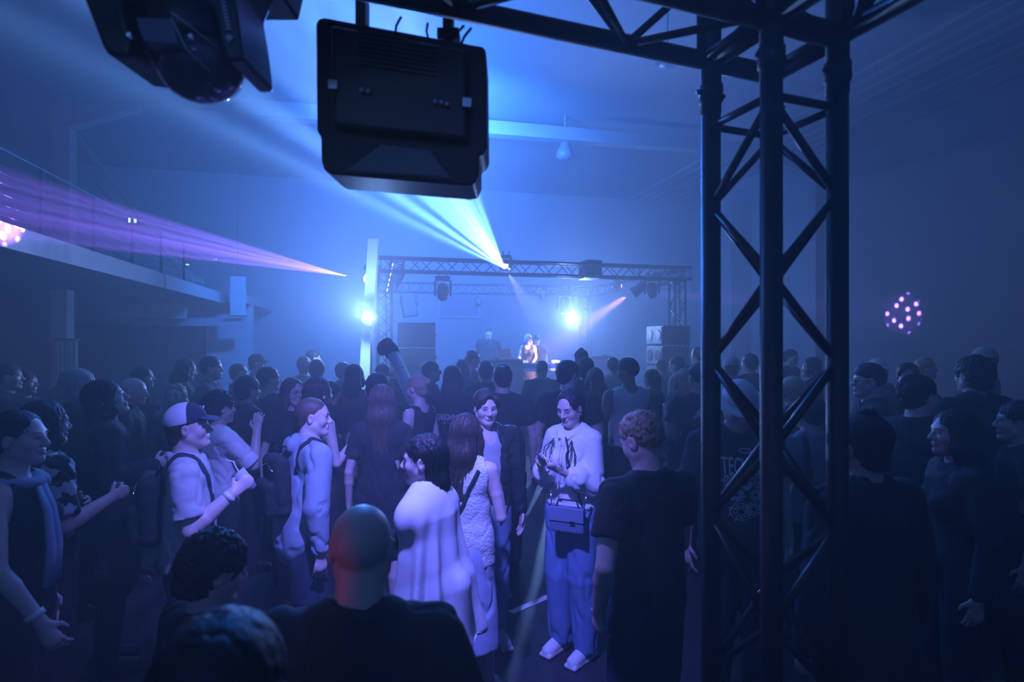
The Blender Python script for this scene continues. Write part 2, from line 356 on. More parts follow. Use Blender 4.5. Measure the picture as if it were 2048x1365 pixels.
# stage roof frame
def stg(u, v, z): return W(u, v, z)
SL, SR, SF, SB, SZ = .25, 6.3, 10.9, 15.1, 3.28
for (u, v, lab) in ((SL - .14, SF - .14, 'dark stage truss leg left of the stage beside the left speaker stack'), (SR - .14, SF - .14, 'dark stage truss leg right of the stage behind the right speaker stack'),
                    (SL - .14, SB - .14, 'stage truss leg at the back left of the stage, mostly behind the front left one'), (SR - .6, SB - .14, 'hazy stage truss leg at the back right of the stage')):
    truss('stage_truss_leg', lab, W(u, v, 0), W(u, v, SZ), CU, fine=False, m=M_STAGET, group='legs of the stage truss')
truss('stage_truss_beam', 'long front stage truss beam above the DJ', W(SL - .14, SF - .14, SZ), W(SR + .1, SF - .14, SZ), Vector((0, 0, 1)), fine=False, m=M_STAGET, group='beams of the stage truss')
truss('stage_truss_beam', 'hazy rear stage truss beam', W(SL - .14, SB + .1, SZ), W(SR - .36, SB + .1, SZ), Vector((0, 0, 1)), fine=False, m=M_STAGET, group='beams of the stage truss')
truss('stage_truss_beam', 'left side stage truss beam running front to back', W(SL + .1, SF + .12, SZ), W(SL + .1, SB - .16, SZ), Vector((0, 0, 1)), fine=False, m=M_STAGET, group='beams of the stage truss')
truss('stage_truss_beam', 'right side stage truss beam running front to back', W(SR, SF + .12, SZ), W(SR - .4, SB - .16, SZ), Vector((0, 0, 1)), fine=False, m=M_STAGET, group='beams of the stage truss')
# dark drape on the corner and a hoist cover wrapped around the beam
b = MB(); p = at(1180, 541, 11.55); b.box(p + Vector((0, -.02, 0)), (.34, .46, .36), RZ); tag(b.build('hoist_cover', M_BLACK, bevel=.02), 'dark hoist cover wrapped around the front stage truss beam right of centre', 'case')
# ------------------------------------------------------------------ stage deck and its gear
t = thing('stage_deck', 'low black stage platform the DJ stands on', 'stage', W(3, 13.4, 0))
b = MB(); ubox(b, .7, 5.5, 11.6, 15.0, .42, .5); b.build('deck', mat('stage_ply', (.05, .045, .045), .6, var=.3), t, world=True, bevel=.005)
b = MB(); ubox(b, .72, 5.48, 11.62, 11.66, 0, .42); b.build('front_skirt', M_BLACK, t, world=True)
for u in (.8, 2.4, 3.9, 5.4):
    for v in (11.8, 14.9):
        b = MB(); b.tube(W(u, v, 0), W(u, v, .42), .024); b.build('leg', M_CHROME, t, world=True)
def cab_profile(w, h, d, taper): return [(-w / 2, 0), (w / 2, 0), (w / 2 - taper, d), (-w / 2 + taper, d)]
def speaker_cab(center, rotz, w, h, d, label, group=None, fr=True, name='speaker_cabinet', grille=None):
    t = thing(name, label, 'speaker', center, rotz, group)
    b = MB(); b.prism([(-w / 2, 0), (w / 2, 0), (w / 2 - .08, d), (-w / 2 + .08, d)], (0, 0, 0), (1, 0, 0), (0, 1, 0), (0, 0, h)); b.build('cabinet', mat('speaker_paint', (.03, .03, .035), .5, bump=.3, bscale=200), t, bevel=.01)
    b = MB(); b.box((0, -.012, h / 2), (w - .05, .02, h - .05)); b.build('grille', grille or mat('speaker_grille', (.10, .10, .11), .6, bump=.6, bscale=500), t)
    for s in (-1, 1):
        if not fr: continue
        b = MB(); b.tube((s * w * .25, -.03, h / 2), (s * w * .25, -.02, h / 2), min(h * .3, .12), n=20); b.build('driver', M_BLACK, t)
    for s in (-1, 1):
        b = MB(); b.box((s * (w / 2 - .03), d * .5, h / 2), (.03, .12, .05)); b.build('handle', M_BLACK, t)
    return t
pl = at(833, 700, 10.8); 
for k, (z, h) in enumerate(((0, .55), (.56, .55), (1.12, .36), (1.5, .36), (1.88, .47))):
    speaker_cab((pl.x, pl.y, z), ROOM_YAW * .2 - .05, .72, h, .6, ['large sub cabinet at the bottom of the left speaker stack', 'sub cabinet second from the bottom of the left speaker stack', 'third cabinet up in the left speaker stack', 'fourth cabinet up in the left speaker stack', 'topmost dark cabinet of the left speaker stack'][k], group='cabinets of the left speaker stack', fr=False)
pr = at(1322, 700, 11.3)
for k, (z, h) in enumerate(((0, .6), (.61, .5), (1.12, .38), (1.52, .38), (1.92, .38))):
    tl = Matrix.Rotation(0, 3, 'Z')
    speaker_cab((pr.x - .1, pr.y + .1, z), math.radians(-78), .72, h, .62, ['sub cabinet at the bottom of the right speaker stack', 'second cabinet up in the right speaker stack', 'lower of the three wedge speakers facing left in the right stack', 'middle wedge speaker facing left in the right stack', 'top wedge speaker facing left in the right stack'][k], group='cabinets of the right speaker stack',
                grille=mat('speaker_grille_grey', (.30, .30, .33), .6, bump=.6, bscale=500))
# monitor boxes either side of the decks
def box_thing(name, label, cat, c, size, m, rotz=ROOM_YAW, bevel=.015, parts=None):
    t = thing(name, label, cat, c, rotz)
    b = MB(); b.box((0, 0, size[2] / 2), size); b.build('body', m, t, bevel=bevel)
    for nm, cc, ss, mm in (parts or []):
        b = MB(); b.box(cc, ss); b.build(nm, mm, t, bevel=.003)
    return t
c = at(1011, 720, 12.0); box_thing('monitor_speaker', 'dark box speaker left of the DJ table', 'speaker', (c.x, c.y, .5), (.64, .5, .62 + .5), M_BLACK, parts=[('grille', (0, -.26, .55), (.56, .02, .9), mat('speaker_grille', (.1, .1, .11), .6)), ('handle', (-.2, 0, 1.13), (.12, .03, .03), M_BLACK)])
c = at(1197, 716, 13.4); box_thing('monitor_speaker', 'dark box speaker right of the DJ table', 'speaker', (c.x, c.y, .5), (.52, .5, 1.15), M_BLACK, parts=[('grille', (0, -.26, .57), (.46, .02, 1.0), MATS['speaker_grille']), ('handle', (.15, 0, 1.16), (.12, .03, .03), M_BLACK)])
# DJ table
M_TBL = mat('pale_table_board', (.55, .5, .48), .5)
tc_ = at(1085, 735, 12.6); TZ = 1.40
t = thing('dj_table', 'long pale folding table carrying the DJ gear', 'table', (tc_.x, tc_.y, .5), ROOM_YAW)
b = MB(); b.box((0, 0, TZ - .5 - .03), (1.15, .62, .05)); b.build('tabletop', M_TBL, t, bevel=.006)
for sx in (-1, 1):
    for sy in (-1, 1):
        b = MB(); b.path([(sx * .5, sy * .24, TZ - .55), (sx * .5, sy * .24, .3), (sx * .52, sy * .26, 0)], .02); b.build('leg', M_CHROME, t, True)
b = MB(); b.tube((-.5, -.24, .25), (.5, -.24, .25), .012); b.build('stretcher', M_CHROME, t)
def tl(x, y, z=0): return Vector((tc_.x, tc_.y, TZ)) + RZ @ Vector((x, y, z))
def player(x, label, nm):
    t = thing(nm, label, 'DJ gear', tl(x, 0), ROOM_YAW)
    b = MB(); b.box((0, 0, .055), (.33, .42, .10)); b.build('body', mat('gear_black', (.05, .05, .055), .35), t, bevel=.006)
    if nm == 'media_player':
        b = MB(); b.lathe([(.10, .105), (.10, .12), (.09, .126), (.001, .126)], (0, -.08, 0), n=28); b.build('jog_wheel', M_CHROME, t, True)
        b = MB(); b.box((0, .15, .13), (.18, .10, .03), Matrix.Rotation(.5, 3, 'X')); b.build('display', M_EMIT('player_display', (.9, .5, .45), .7), t)
        for k in range(2):
            b = MB(); b.tube((-.13, -.17 + .045 * k, .105), (-.13, -.17 + .045 * k, .115), .016, n=12); b.build('button', M_EMIT('button_glow', (1, .5, .3), .8), t)
    else:
        for i in range(4):
            for j in range(5):
                b = MB(); b.tube((-.11 + .073 * i, .15 - .05 * j, .105), (-.11 + .073 * i, .15 - .05 * j, .13), .010, n=10); b.build('knob', M_WHITE, t)
            b = MB(); b.box((-.11 + .073 * i, -.14, .11), (.012, .025, .02)); b.build('fader', M_WHITE, t)
player(-.38, 'media player on the DJ table, left of the mixer', 'media_player'); player(-.02, 'DJ mixer with rows of knobs in the middle of the DJ table', 'dj_mixer'); player(.36, 'media player on the DJ table, right of the mixer', 'media_player')
# laptop stand with cables, left
t = thing('laptop', 'open laptop on a stand left of the DJ', 'laptop', at(1018, 716, 12.75), ROOM_YAW + .5)
b = MB(); b.box((0, 0, .0), (.32, .22, .015)); b.build('base', M_CHROME, t)
b = MB(); b.box((0, .12, .10), (.32, .012, .21), Matrix.Rotation(-.25, 3, 'X')); b.build('screen', M_BLACKP, t)
b = MB(); 
for s in (-1, 1): b.path([(s * .13, .08, -.005), (s * .15, .05, -.1), (s * .15, -.05, -.20)], .008, n=6)
b.build('stand', M_CHROME, t)
for k, (px, w_) in enumerate(((1020, .3), (1035, .2))):
    mb = MB(); a = at(px - 8, 722, 12.55); mb.path([a + Vector((.03 * i, 0, .04 * math.sin(i * 1.1 + k))) for i in range(9)], .006, n=6)
    tag(mb.build('cable', M_WHITE, smooth=True), ['pale looped cable by the laptop, left of the DJ', 'pale looped cable between the laptop and the decks'][k], 'cable')

# ------------------------------------------------------------------ light fixtures
def moving_head(loc, aim, label, s=1.0, lens=None, floor=False, group=None, up=1):
    """base at loc (hanging: base above), yoke arms and head pointing at aim"""
    loc = Vector(loc); t = thing('moving_head_light', label, 'stage light', loc, 0, group)
    d = (Vector(aim) - loc); yaw = math.atan2(d.y, d.x) - math.pi / 2
    R = Matrix.Rotation(yaw, 3, 'Z'); z = -1.0 * up
    P = lambda x, y, zz: loc + R @ (Vector((x, y, zz * z)) * s)
    b = MB(); b.prism([(-.15, -.11), (-.12, -.14), (.12, -.14), (.15, -.11), (.15, .11), (.12, .14), (-.12, .14), (-.15, .11)], P(0, 0, 0), R @ Vector((s, 0, 0)), R @ Vector((0, s, 0)), Vector((0, 0, z * .09 * s))); b.build('base', M_BLACKP, t, world=True, bevel=.006 * s)
    for sx in (-1, 1):
        b = MB(); b.prism([(-.07, .09), (.07, .09), (.05, .36), (.02, .40), (-.02, .40), (-.05, .36)], P(sx * .135, 0, 0), R @ Vector((0, s, 0)), Vector((0, 0, z * s)), R @ Vector((sx * .045 * s, 0, 0))); b.build('yoke_arm', M_BLACKP, t, world=True, bevel=.006 * s)
    hc = P(0, 0, .31); hd = (Vector(aim) - hc).normalized()
    b = MB(); b.lathe([(.02, -.17), (.09, -.165), (.115, -.12), (.125, -.02), (.115, .10), (.105, .15), (.10, .165)], hc, hd, n=24); 
    for i in range(4): b.v = [tuple(Vector(v)) for v in b.v]
    h = b.build('head', M_BLACKP, t, True, world=True)
    pr_ = [(.092, .0), (.08, .012), (.04, .02), (.001, .022)]
    b = MB(); b.lathe([(r * s, zz * s) for r, zz in pr_], hc + hd * .165 * s, hd, n=24); b.build('lens', lens or M_LENS, h, True)
    h.data.update()
    # scale the head about its centre
    for vtx in h.data.vertices: vtx.co = hc + (vtx.co - hc) * s
    for sx in (-1, 1):
        b = MB(); b.tube(P(sx * .08, 0, 0), P(sx * .08, 0, -.07), .012 * s); b.tube(P(sx * .08 - .015, 0, -.085), P(sx * .08 + .015, 0, -.085), .032 * s, n=12); b.build('clamp' if not floor else 'foot', M_BLACK, t, world=True)
    return t
EM_CY = M_EMIT('lens_cyan_white', (.55, .85, 1.0), 60); EM_P = M_EMIT('lens_purple', (.8, .35, 1.0), 30); EM_W = M_EMIT('lens_white', (.75, .88, 1), 400)
moving_head(L_TOP + Vector((0, .12, .33)), at(560, 160, 4.0) * .5 + L_TOP * .5, 'moving head with a blazing cyan-white lens on the front stage truss', .7, EM_CY)
t = moving_head(L_PUR + Vector((.16, .1, .22)), at(0, 430, 6.3), 'moving head beside the white post throwing purple beams left', .8, EM_P)
b = MB(); b.path([L_PUR + Vector((.16, .1, .26)), L_PUR + Vector((.20, -.02, .30)), at(745, 530, 9.52)], .02, 8); b.build('bracket', M_BLACK, t, True, world=True)
moving_head(at(886, 566, 11.0) + Vector((0, 0, .12)), at(870, 900, 9.0), 'dark moving head hanging under the front stage truss left of centre', .95)
moving_head(at(1130, 590, 14.2) + Vector((0, 0, .1)), at(1132, 900, 13.2), 'dark moving head hanging from the rear right of the stage truss above the white glare', 1.2)
moving_head(at(1306, 563, 11.9) + Vector((0, .1, .1)), at(1310, 900, 11), 'dark moving head under the right end of the front stage truss', .9)
moving_head(at(1233, 577, 13.4) + Vector((0, 0, .25)), W(13, 11.6, 2.7), 'small moving head throwing purple beams to the right', .6, EM_P)
def lamp_can(loc, aim, label, em, r=.12, L=.3, hang=None, name='par_can'):
    loc = Vector(loc); d = (Vector(aim) - loc).normalized(); t = thing(name, label, 'stage light', loc)
    b = MB(); b.lathe([(.02, -L), (r * .7, -L * .97), (r * .8, -L * .8), (r * .82, -L * .4), (r, -L * .1), (r, 0), (r * .94, 0), (r * .9, -.02)], loc, d, n=24); b.build('can', M_BLACKP, t, True, world=True)
    b = MB(); b.lathe([(r * .9, -.02), (r * .9, -.012), (.001, -.008)], loc, d, n=24); b.build('lens', em, t, world=True)
    if hang is not None:
        q = loc - d * L * .5; side = d.cross(Vector((0, 0, 1))).normalized() * (r + .02)
        b = MB(); b.path([q - side, q - side + Vector((0, 0, .2)), q + side + Vector((0, 0, .2)), q + side], .012, n=6); b.build('yoke', M_BLACK, t, world=True)
        b = MB(); b.tube(q + Vector((0, 0, .2)), q + Vector((0, 0, hang)), .018); b.build('hanger', M_BLACK, t, world=True)
    return t
lamp_can(L_PAR, at(1075, 715, 13.2), 'black can spotlight tilted down left from the front stage truss, warm rim', M_EMIT('lens_warm', (1, .75, .65), 25), .13, .34, .42)
lamp_can(L_WL, Vector((-1.2, 0, 2.2)), 'blazing white light in front of the white leaning post', EM_W, .13, .2, None)
lamp_can(L_WR, Vector((-.6, 0, 2.2)), 'blazing white light behind the DJ under the dark moving head', EM_W, .12, .2, .5)
lamp_can(at(1083, 594, 15.3), at(900, 603, 12), 'small dim lamp in the haze above the DJ, shining left', M_EMIT('lens_dim', (.5, .7, 1), 6), .07, .2, .3)
lamp_can(at(954, 611, 16.0), at(800, 615, 12), 'tiny dim lamp far back left of the DJ', MATS['lens_dim'], .06, .18, .4)
# stands for the left glare
t = thing('light_stand', 'thin black stand holding the white light near the leaning post', 'stand', (L_WL.x, L_WL.y + .08, 0))
b = MB(); b.tube((0, 0, .02), (0, 0, L_WL.z - .1), .018); b.build('pole', M_BLACK, t)
for a in (0, 2.1, 4.2):
    b = MB(); b.tube((0, 0, .5), (.22 * math.cos(a), .22 * math.sin(a), .01), .012); b.build('leg', M_BLACK, t)
# tilted flown speaker by the left of the stage
c = at(818, 612, 12.8); t = thing('flown_speaker', 'hazy tilted loudspeaker hanging under the left stage truss beam', 'speaker', c, ROOM_YAW)
R = Matrix.Rotation(-.15, 3, 'Y'); b = MB(); b.box((0, 0, 0), (.32, .3, .50), R); b.build('cabinet', M_BLACK, t, bevel=.02)
b = MB(); b.box(R @ Vector((0, -.155, 0)), (.27, .02, .45), R); b.build('grille', MATS['speaker_grille'], t)
b = MB(); b.path([(-.19, 0, 0), (-.19, 0, .30), (.17, 0, .34), (.19, 0, 0)], .012, n=6); b.tube((0, 0, .32), (0, 0, 3.30 - c.z), .015); b.build('bracket', M_BLACK, t)
# white leaning post, LED strips on the truss corner, solid pole standing in for a double-exposure ghost
t = thing('leaning_post', 'tall pale post leaning slightly beside the left stage truss leg', 'post', at(729, 790, 9.5))
a, c = at(748, 478, 9.5), at(727, 800, 9.5); dd = (a - c).normalized(); bot = c + dd * (-c.z / dd.z)
b = MB(); zx = dd; R = Matrix((Vector((1, 0, 0)), Vector((0, 1, 0)), zx)).transposed(); b.box((a + bot) / 2, (.175, .12, (a - bot).length), R); b.build('shaft', mat('pale_post', (.8, .82, .85), .5), t, world=True, bevel=.008)
b = MB(); b.box(bot + Vector((0, 0, .02)), (.5, .5, .04)); b.build('foot_plate', M_BLACK, t, world=True)
a, c = at(783, 703, 6.1), at(1010, 1203, 4.372)
t = thing('ghost_pole', 'solid slanted pole and hood standing in for a translucent double-exposure ghost, left of the stage', 'pole', Vector((c.x, c.y, 0)))
dd = (c - a).normalized(); c2 = c
b = MB(); b.tube(a, c2, .066, .070, n=20); b.build('pole', mat('pale_ghost_pole', (.55, .56, .6), .45), t, True, world=True)
b = MB(); b.tube(a + dd * .30, a + dd * .315, .068, n=20); b.tube(a + dd * .95, a + dd * .965, .068, n=20); b.build('ring', M_WHITE, t, True, world=True)
b = MB(); b.sphere(at(770, 694, 6.1), .10, 20, sc=(.75, .8, 1.05), R=Matrix.Rotation(.6, 3, 'Y')); b.sphere(at(783, 703, 6.08), .095, 20, sc=(.85, .8, 1.25), R=Matrix.Rotation(-.45, 3, 'Y')); b.build('hood', mat('dark_ghost_hood', (.03, .03, .035), .9, bump=.4, bscale=90), t, True, world=True)
b = MB()
for k in range(6):
    q = at(786 - k * 2.2, 527 + k * 10, 10.4); b.tube(q, q + Vector((-.012, 0, -.055)), .008, n=6)
for k in range(6):
    q = at(760 - k * .8, 540 + k * 9, 10.6); b.tube(q, q + Vector((-.008, 0, -.05)), .007, n=6)
tag(b.build('led_strip', M_EMIT('led_strip_white', (.75, .9, 1), 3)), 'dotted line of small white lights along the left front corner of the stage truss', 'lights')
# ------------------------------------------------------------------ the two big fixtures overhead
FR = Matrix.Rotation(math.radians(20.4), 3, 'Z') 
def big_square():
    y = 1.50; c = at(803, 200, y); t = thing('truss_hung_light', 'big black square light fixture hanging from the near truss beam, top centre', 'stage light', c)
    k = y / F_PX; RR = Matrix.Rotation(math.radians(9), 3, 'Y')
    def q(px, py, dy=0.0): p = at(px, py, y); return Vector((p.x, y + dy, p.z))
    body = [(648, 34), (952, 90), (966, 92), (972, 100), (974, 292), (968, 306), (957, 312), (957, 350), (948, 368), (930, 371), (662, 348), (648, 340), (642, 322), (641, 272), (633, 262), (631, 46), (637, 36)]
    def prism_px(poly, dy0, dy1, name, m, bevel=.006):
        n = len(poly); b = MB(); vs = [q(px, py, dy0) for px, py in poly] + [q(px, py, dy1) for px, py in poly]
        fs = [tuple(range(n))[::-1], tuple(range(n, 2 * n))] + [(i, (i + 1) % n, n + (i + 1) % n, n + i) for i in range(n)]
        b.add(vs, [f[::-1] for f in fs]); return b.build(name, m, t, world=True, bevel=bevel)
    housing = prism_px(body, 0, .16, 'housing', M_BLACK, .008)
    prism_px([(668, 62), (935, 112), (938, 290), (672, 262)], -.035, .01, 'back_panel', M_BLACKP, .012)
    prism_px([(765, 290), (862, 302), (905, 360), (690, 345)], -.014, .01, 'sheen_plate', mat('sheen_grey', (.16, .17, .19), .35), .005)  # lighter trapezoid paints the sheen on the lower edge
    for px, py in ((677, 185), (937, 220)): prism_px([(px - 9, py - 10), (px + 9, py - 8), (px + 8, py + 10), (px - 9, py + 9)], -.05, .0, 'bright_gap', M_CHROME, .001)  # chrome blocks standing in for bright gaps where light shows through
    for px, py in ((733, 196), (745, 198), (875, 218), (887, 220), (898, 223)): 
        b = MB(); b.tube(q(px, py, -.038), q(px, py, -.05), .0052, n=10); b.build('connector', M_WHITE, t, world=True)
    for i in range(8):
        py = 80 + i * 9; b = MB(); b.box(q(800, py + 10, -.037), (.20, .006, .004), RR); b.build('cooling_fin', M_BLACKP, t, world=True)
    # clamps up to the truss chords
    for px, top in ((713, -60), (892, -20)):
        b = MB(); b.box(q(px, 20, .06), (.028, .05, .13)); b.box(q(px + 1, 52, .06), (.06, .06, .03)); b.build('clamp', M_BLACK, t, world=True, bevel=.004)
    for a_, c_ in (((783, 48), (795, 12)), ((905, 60), (925, 30)), ((918, 72), (940, 35)), ((852, 60), (850, 25))):
        b = MB(); b.path([q(*a_, .05), q((a_[0] + c_[0]) / 2 - 4, (a_[1] + c_[1]) / 2, .05), q(*c_, .05)], .0035, n=6); b.build('cable', M_BLACK, t, True, world=True)
    b = MB(); b.sphere(q(678, 32, .06), .013); b.build('knob', M_BLACK, t, True, world=True)
big_square()
def big_moving_head():
    y = 1.25; t = thing('moving_head_light', 'large dark moving head light hanging close overhead at top left', 'stage light', at(370, -60, y))
    def q(px, py, dy=0.0): p = at(px, py, y); return Vector((p.x, y + dy, p.z))
    def prism_px(poly, dy0, dy1, name, m, parent, bevel=.006):
        n = len(poly); b = MB(); vs = [q(px, py, dy0) for px, py in poly] + [q(px, py, dy1) for px, py in poly]
        fs = [tuple(range(n))[::-1], tuple(range(n, 2 * n))] + [(i, (i + 1) % n, n + (i + 1) % n, n + i) for i in range(n)]
        b.add(vs, [f[::-1] for f in fs]); return b.build(name, m, parent, world=(parent is t), bevel=bevel)
    M_LIT_ARM = mat('lit_arm_plastic', (.045, .045, .06), .35)  # lighter, bluer plastic paints the light falling on one yoke arm
    prism_px([(150, -190), (560, -190), (530, -60), (170, -60)], -.1, .2, 'base', M_BLACKP, t)
    prism_px([(170, -70), (262, -70), (298, 118), (296, 141), (252, 135), (243, 122), (198, 6)], -.06, .10, 'yoke_arm', M_BLACKP, t, .01)
    ya = prism_px([(400, -70), (520, -70), (490, 0), (500, 60), (512, 146), (480, 148), (470, 118), (458, 55), (420, 12), (398, 0)], -.06, .10, 'yoke_arm', M_LIT_ARM, t, .008)
    # mark on the arm: an angular emblem and a line of letters running down
    b = MB()
    for (x0, y0, x1, y1) in ((467, 14, 480, 8), (480, 8, 483, 22), (483, 22, 467, 14), (470, 24, 482, 18)):
        b.tube(q(x0, y0, -.064), q(x1, y1, -.064), .0008, n=5)
    for i in range(9): b.box(q(475 + i * 1.5, 33 + i * 7, -.064), (.010, .002, .0045))
    b.prism([(0, -.009), (.010, 0), (0, .007), (-.008, 0)], q(487, 106, -.063), (1, 0, 0), (0, 0, 1), (0, -.002, 0))
    b.build('emblem', M_WHITE, ya)
    # head: faceted shell closing in a glossy dome
    hc = q(385, 70, .02); ax = (q(412, 195, -.0) - q(372, 0, .02)).normalized()
    k = y / F_PX
    b = MB(); b.lathe([(60 * k, -95 * k), (88 * k, -80 * k), (93 * k, -30 * k), (90 * k, 20 * k), (84 * k, 48 * k)], hc, ax, n=32); h = b.build('head', M_BLACKP, t, True, world=True)
    b = MB(); b.lathe([(84 * k, 48 * k), (80 * k, 78 * k), (66 * k, 100 * k), (44 * k, 116 * k), (20 * k, 124 * k), (1 * k, 125 * k)], hc, ax, n=40); b.build('lens_dome', mat('glossy_glass_dome', (.10, .10, .12), .06, spec=1.0), h, True)
    prism_px([(335, 90), (402, 92), (414, 140), (350, 136)], -.108, -.06, 'screen_panel', mat('grey_blue_panel', (.16, .17, .25), .4), h, .003)
    b = MB(); b.path([q(402, 82, -.11), q(425, 98, -.10), q(462, 122, -.05)], .0016, n=6); b.path([q(402, 92, -.11), q(425, 145, -.10), q(450, 170, -.06)], .0016, n=6); b.build('edge_trim', M_WHITE, h, True)
    for px, py in ((318, 118), (432, 120)):
        b = MB(); b.tube(q(px, py, -.10), q(px, py, -.092), .005, n=10); b.build('screw', M_CHROME, h)
    b = MB(); b.tube(q(470, 132, 0), q(482, 132, 0), .010); b.tube(q(290, 118, 0), q(312, 118, 0), .010); b.build('pivot', M_CHROME, t, world=True)
    for px in (280, 440):
        b = MB(); b.box(q(px, -215, .05), (.03, .05, .14)); b.build('clamp', M_BLACK, t, world=True)
big_moving_head()
# ------------------------------------------------------------------ people: distance fields meshed by surface nets
from mathutils.bvhtree import BVHTree
def _n(v): v = np.asarray(v, float); return v / max(1e-9, np.linalg.norm(v))
def A3(*v): return np.array(v, float)
def RX(a): c, s = math.cos(a), math.sin(a); return np.array([[1, 0, 0], [0, c, -s], [0, s, c]])
def RY(a): c, s = math.cos(a), math.sin(a); return np.array([[c, 0, s], [0, 1, 0], [-s, 0, c]])
def RZn(a): c, s = math.cos(a), math.sin(a); return np.array([[c, -s, 0], [s, c, 0], [0, 0, 1]])

class Form:
    def __init__(self): self.p = []
    def cone(self, a, b, ra, rb, k=.02, flat=1.0, fd=None, sub=False):
        a = np.asarray(a, float); b = np.asarray(b, float); r = max(ra, rb) / min(1, flat) if flat < 1 else max(ra, rb)
        m = max(ra, rb) + k
        self.p.append(('c', a, b, ra, rb, k, flat, None if fd is None else _n(fd), sub, np.minimum(a, b) - m, np.maximum(a, b) + m)); return self
    def ell(self, c, r, R=None, k=.02, sub=False):
        c = np.asarray(c, float); r = np.asarray(r, float); m = max(r) + k
        self.p.append(('e', c, r, R, 0, k, 0, None, sub, c - m, c + m)); return self
    def box(self, c, hs, R=None, rd=.01, k=.005, sub=False):
        c = np.asarray(c, float); hs = np.asarray(hs, float); m = np.linalg.norm(hs) + k
        self.p.append(('b', c, hs, R, rd, k, 0, None, sub, c - m, c + m)); return self
    def chain(self, pts, rs, k=.02, flat=1.0, fd=None, sub=False):
        for i in range(len(pts) - 1): self.cone(pts[i], pts[i + 1], rs[i], rs[i + 1], k, flat, fd, sub)
        return self
    def bounds(self, pad):
        q = [x for x in self.p if not x[8]]
        return np.min([x[9] for x in q], 0) - pad, np.max([x[10] for x in q], 0) + pad

def axis(lo, hi, h, fine=None):
    out = []; x = lo
    while x < hi:
        out.append(x)
        x += fine[2] if fine is not None and fine[0] <= x <= fine[1] else h
    out.append(x); return np.array(out, np.float32)

def solid(form, h, fine=None):
    """fine = (centre, half extents, cell)"""
    lo, hi = form.bounds(h * 1.5)
    ax = [axis(lo[i], hi[i], h, None if fine is None else (fine[0][i] - fine[1][i], fine[0][i] + fine[1][i], fine[2])) for i in range(3)]
    F = np.full([len(a) for a in ax], 0.3, np.float32)
    for kind, a, b, ra, rb, k, flat, fd, sub, l, u in form.p:
        m = h * 2.2
        sl = []
        for i in range(3):
            i0 = max(0, int(np.searchsorted(ax[i], l[i] - m)) - 1); i1 = min(len(ax[i]), int(np.searchsorted(ax[i], u[i] + m)) + 1)
            sl.append(slice(i0, i1))
        if any(s.stop <= s.start for s in sl): continue
        X = ax[0][sl[0]][:, None, None]; Y = ax[1][sl[1]][None, :, None]; Z = ax[2][sl[2]][None, None, :]
        if kind == 'c':
            ba = b - a; L2 = max(1e-9, float(ba @ ba))
            dx, dy, dz = X - a[0], Y - a[1], Z - a[2]
            t = np.clip((dx * ba[0] + dy * ba[1] + dz * ba[2]) / L2, 0, 1)
            qx, qy, qz = dx - t * ba[0], dy - t * ba[1], dz - t * ba[2]
            if fd is not None and flat != 1.0:
                w = (qx * fd[0] + qy * fd[1] + qz * fd[2]) * (1 / flat - 1)
                qx, qy, qz = qx + w * fd[0], qy + w * fd[1], qz + w * fd[2]
            D = np.sqrt(qx * qx + qy * qy + qz * qz) - (ra + (rb - ra) * t)
            if fd is not None and flat < 1: D = D * (flat * .4 + .6)
        else:
            c, r, R = a, b, ra
            dx, dy, dz = X - c[0], Y - c[1], Z - c[2]
            if R is not None:
                dx, dy, dz = (dx * R[0][0] + dy * R[1][0] + dz * R[2][0], dx * R[0][1] + dy * R[1][1] + dz * R[2][1], dx * R[0][2] + dy * R[1][2] + dz * R[2][2])
            if kind == 'e':
                k0 = np.sqrt((dx / r[0]) ** 2 + (dy / r[1]) ** 2 + (dz / r[2]) ** 2); k1 = np.sqrt((dx / r[0] ** 2) ** 2 + (dy / r[1] ** 2) ** 2 + (dz / r[2] ** 2) ** 2)
                D = k0 * (k0 - 1) / np.maximum(k1, 1e-6)
            else:
                rd = rb; ex, ey, ez = np.abs(dx) - r[0] + rd, np.abs(dy) - r[1] + rd, np.abs(dz) - r[2] + rd
                D = np.sqrt(np.maximum(ex, 0) ** 2 + np.maximum(ey, 0) ** 2 + np.maximum(ez, 0) ** 2) + np.minimum(np.maximum(np.maximum(ex, ey), ez), 0) - rd
        G = F[tuple(sl)]; k = max(k, 1e-4)
        if sub:
            D = -D; hh = np.clip(.5 - .5 * (D - G) / k, 0, 1) * 1.0
            F[tuple(sl)] = D + (G - D) * hh + k * hh * (1 - hh)
        else:
            hh = np.clip(.5 + .5 * (D - G) / k, 0, 1)
            F[tuple(sl)] = D + (G - D) * hh - k * hh * (1 - hh)
    return nets(F, ax)

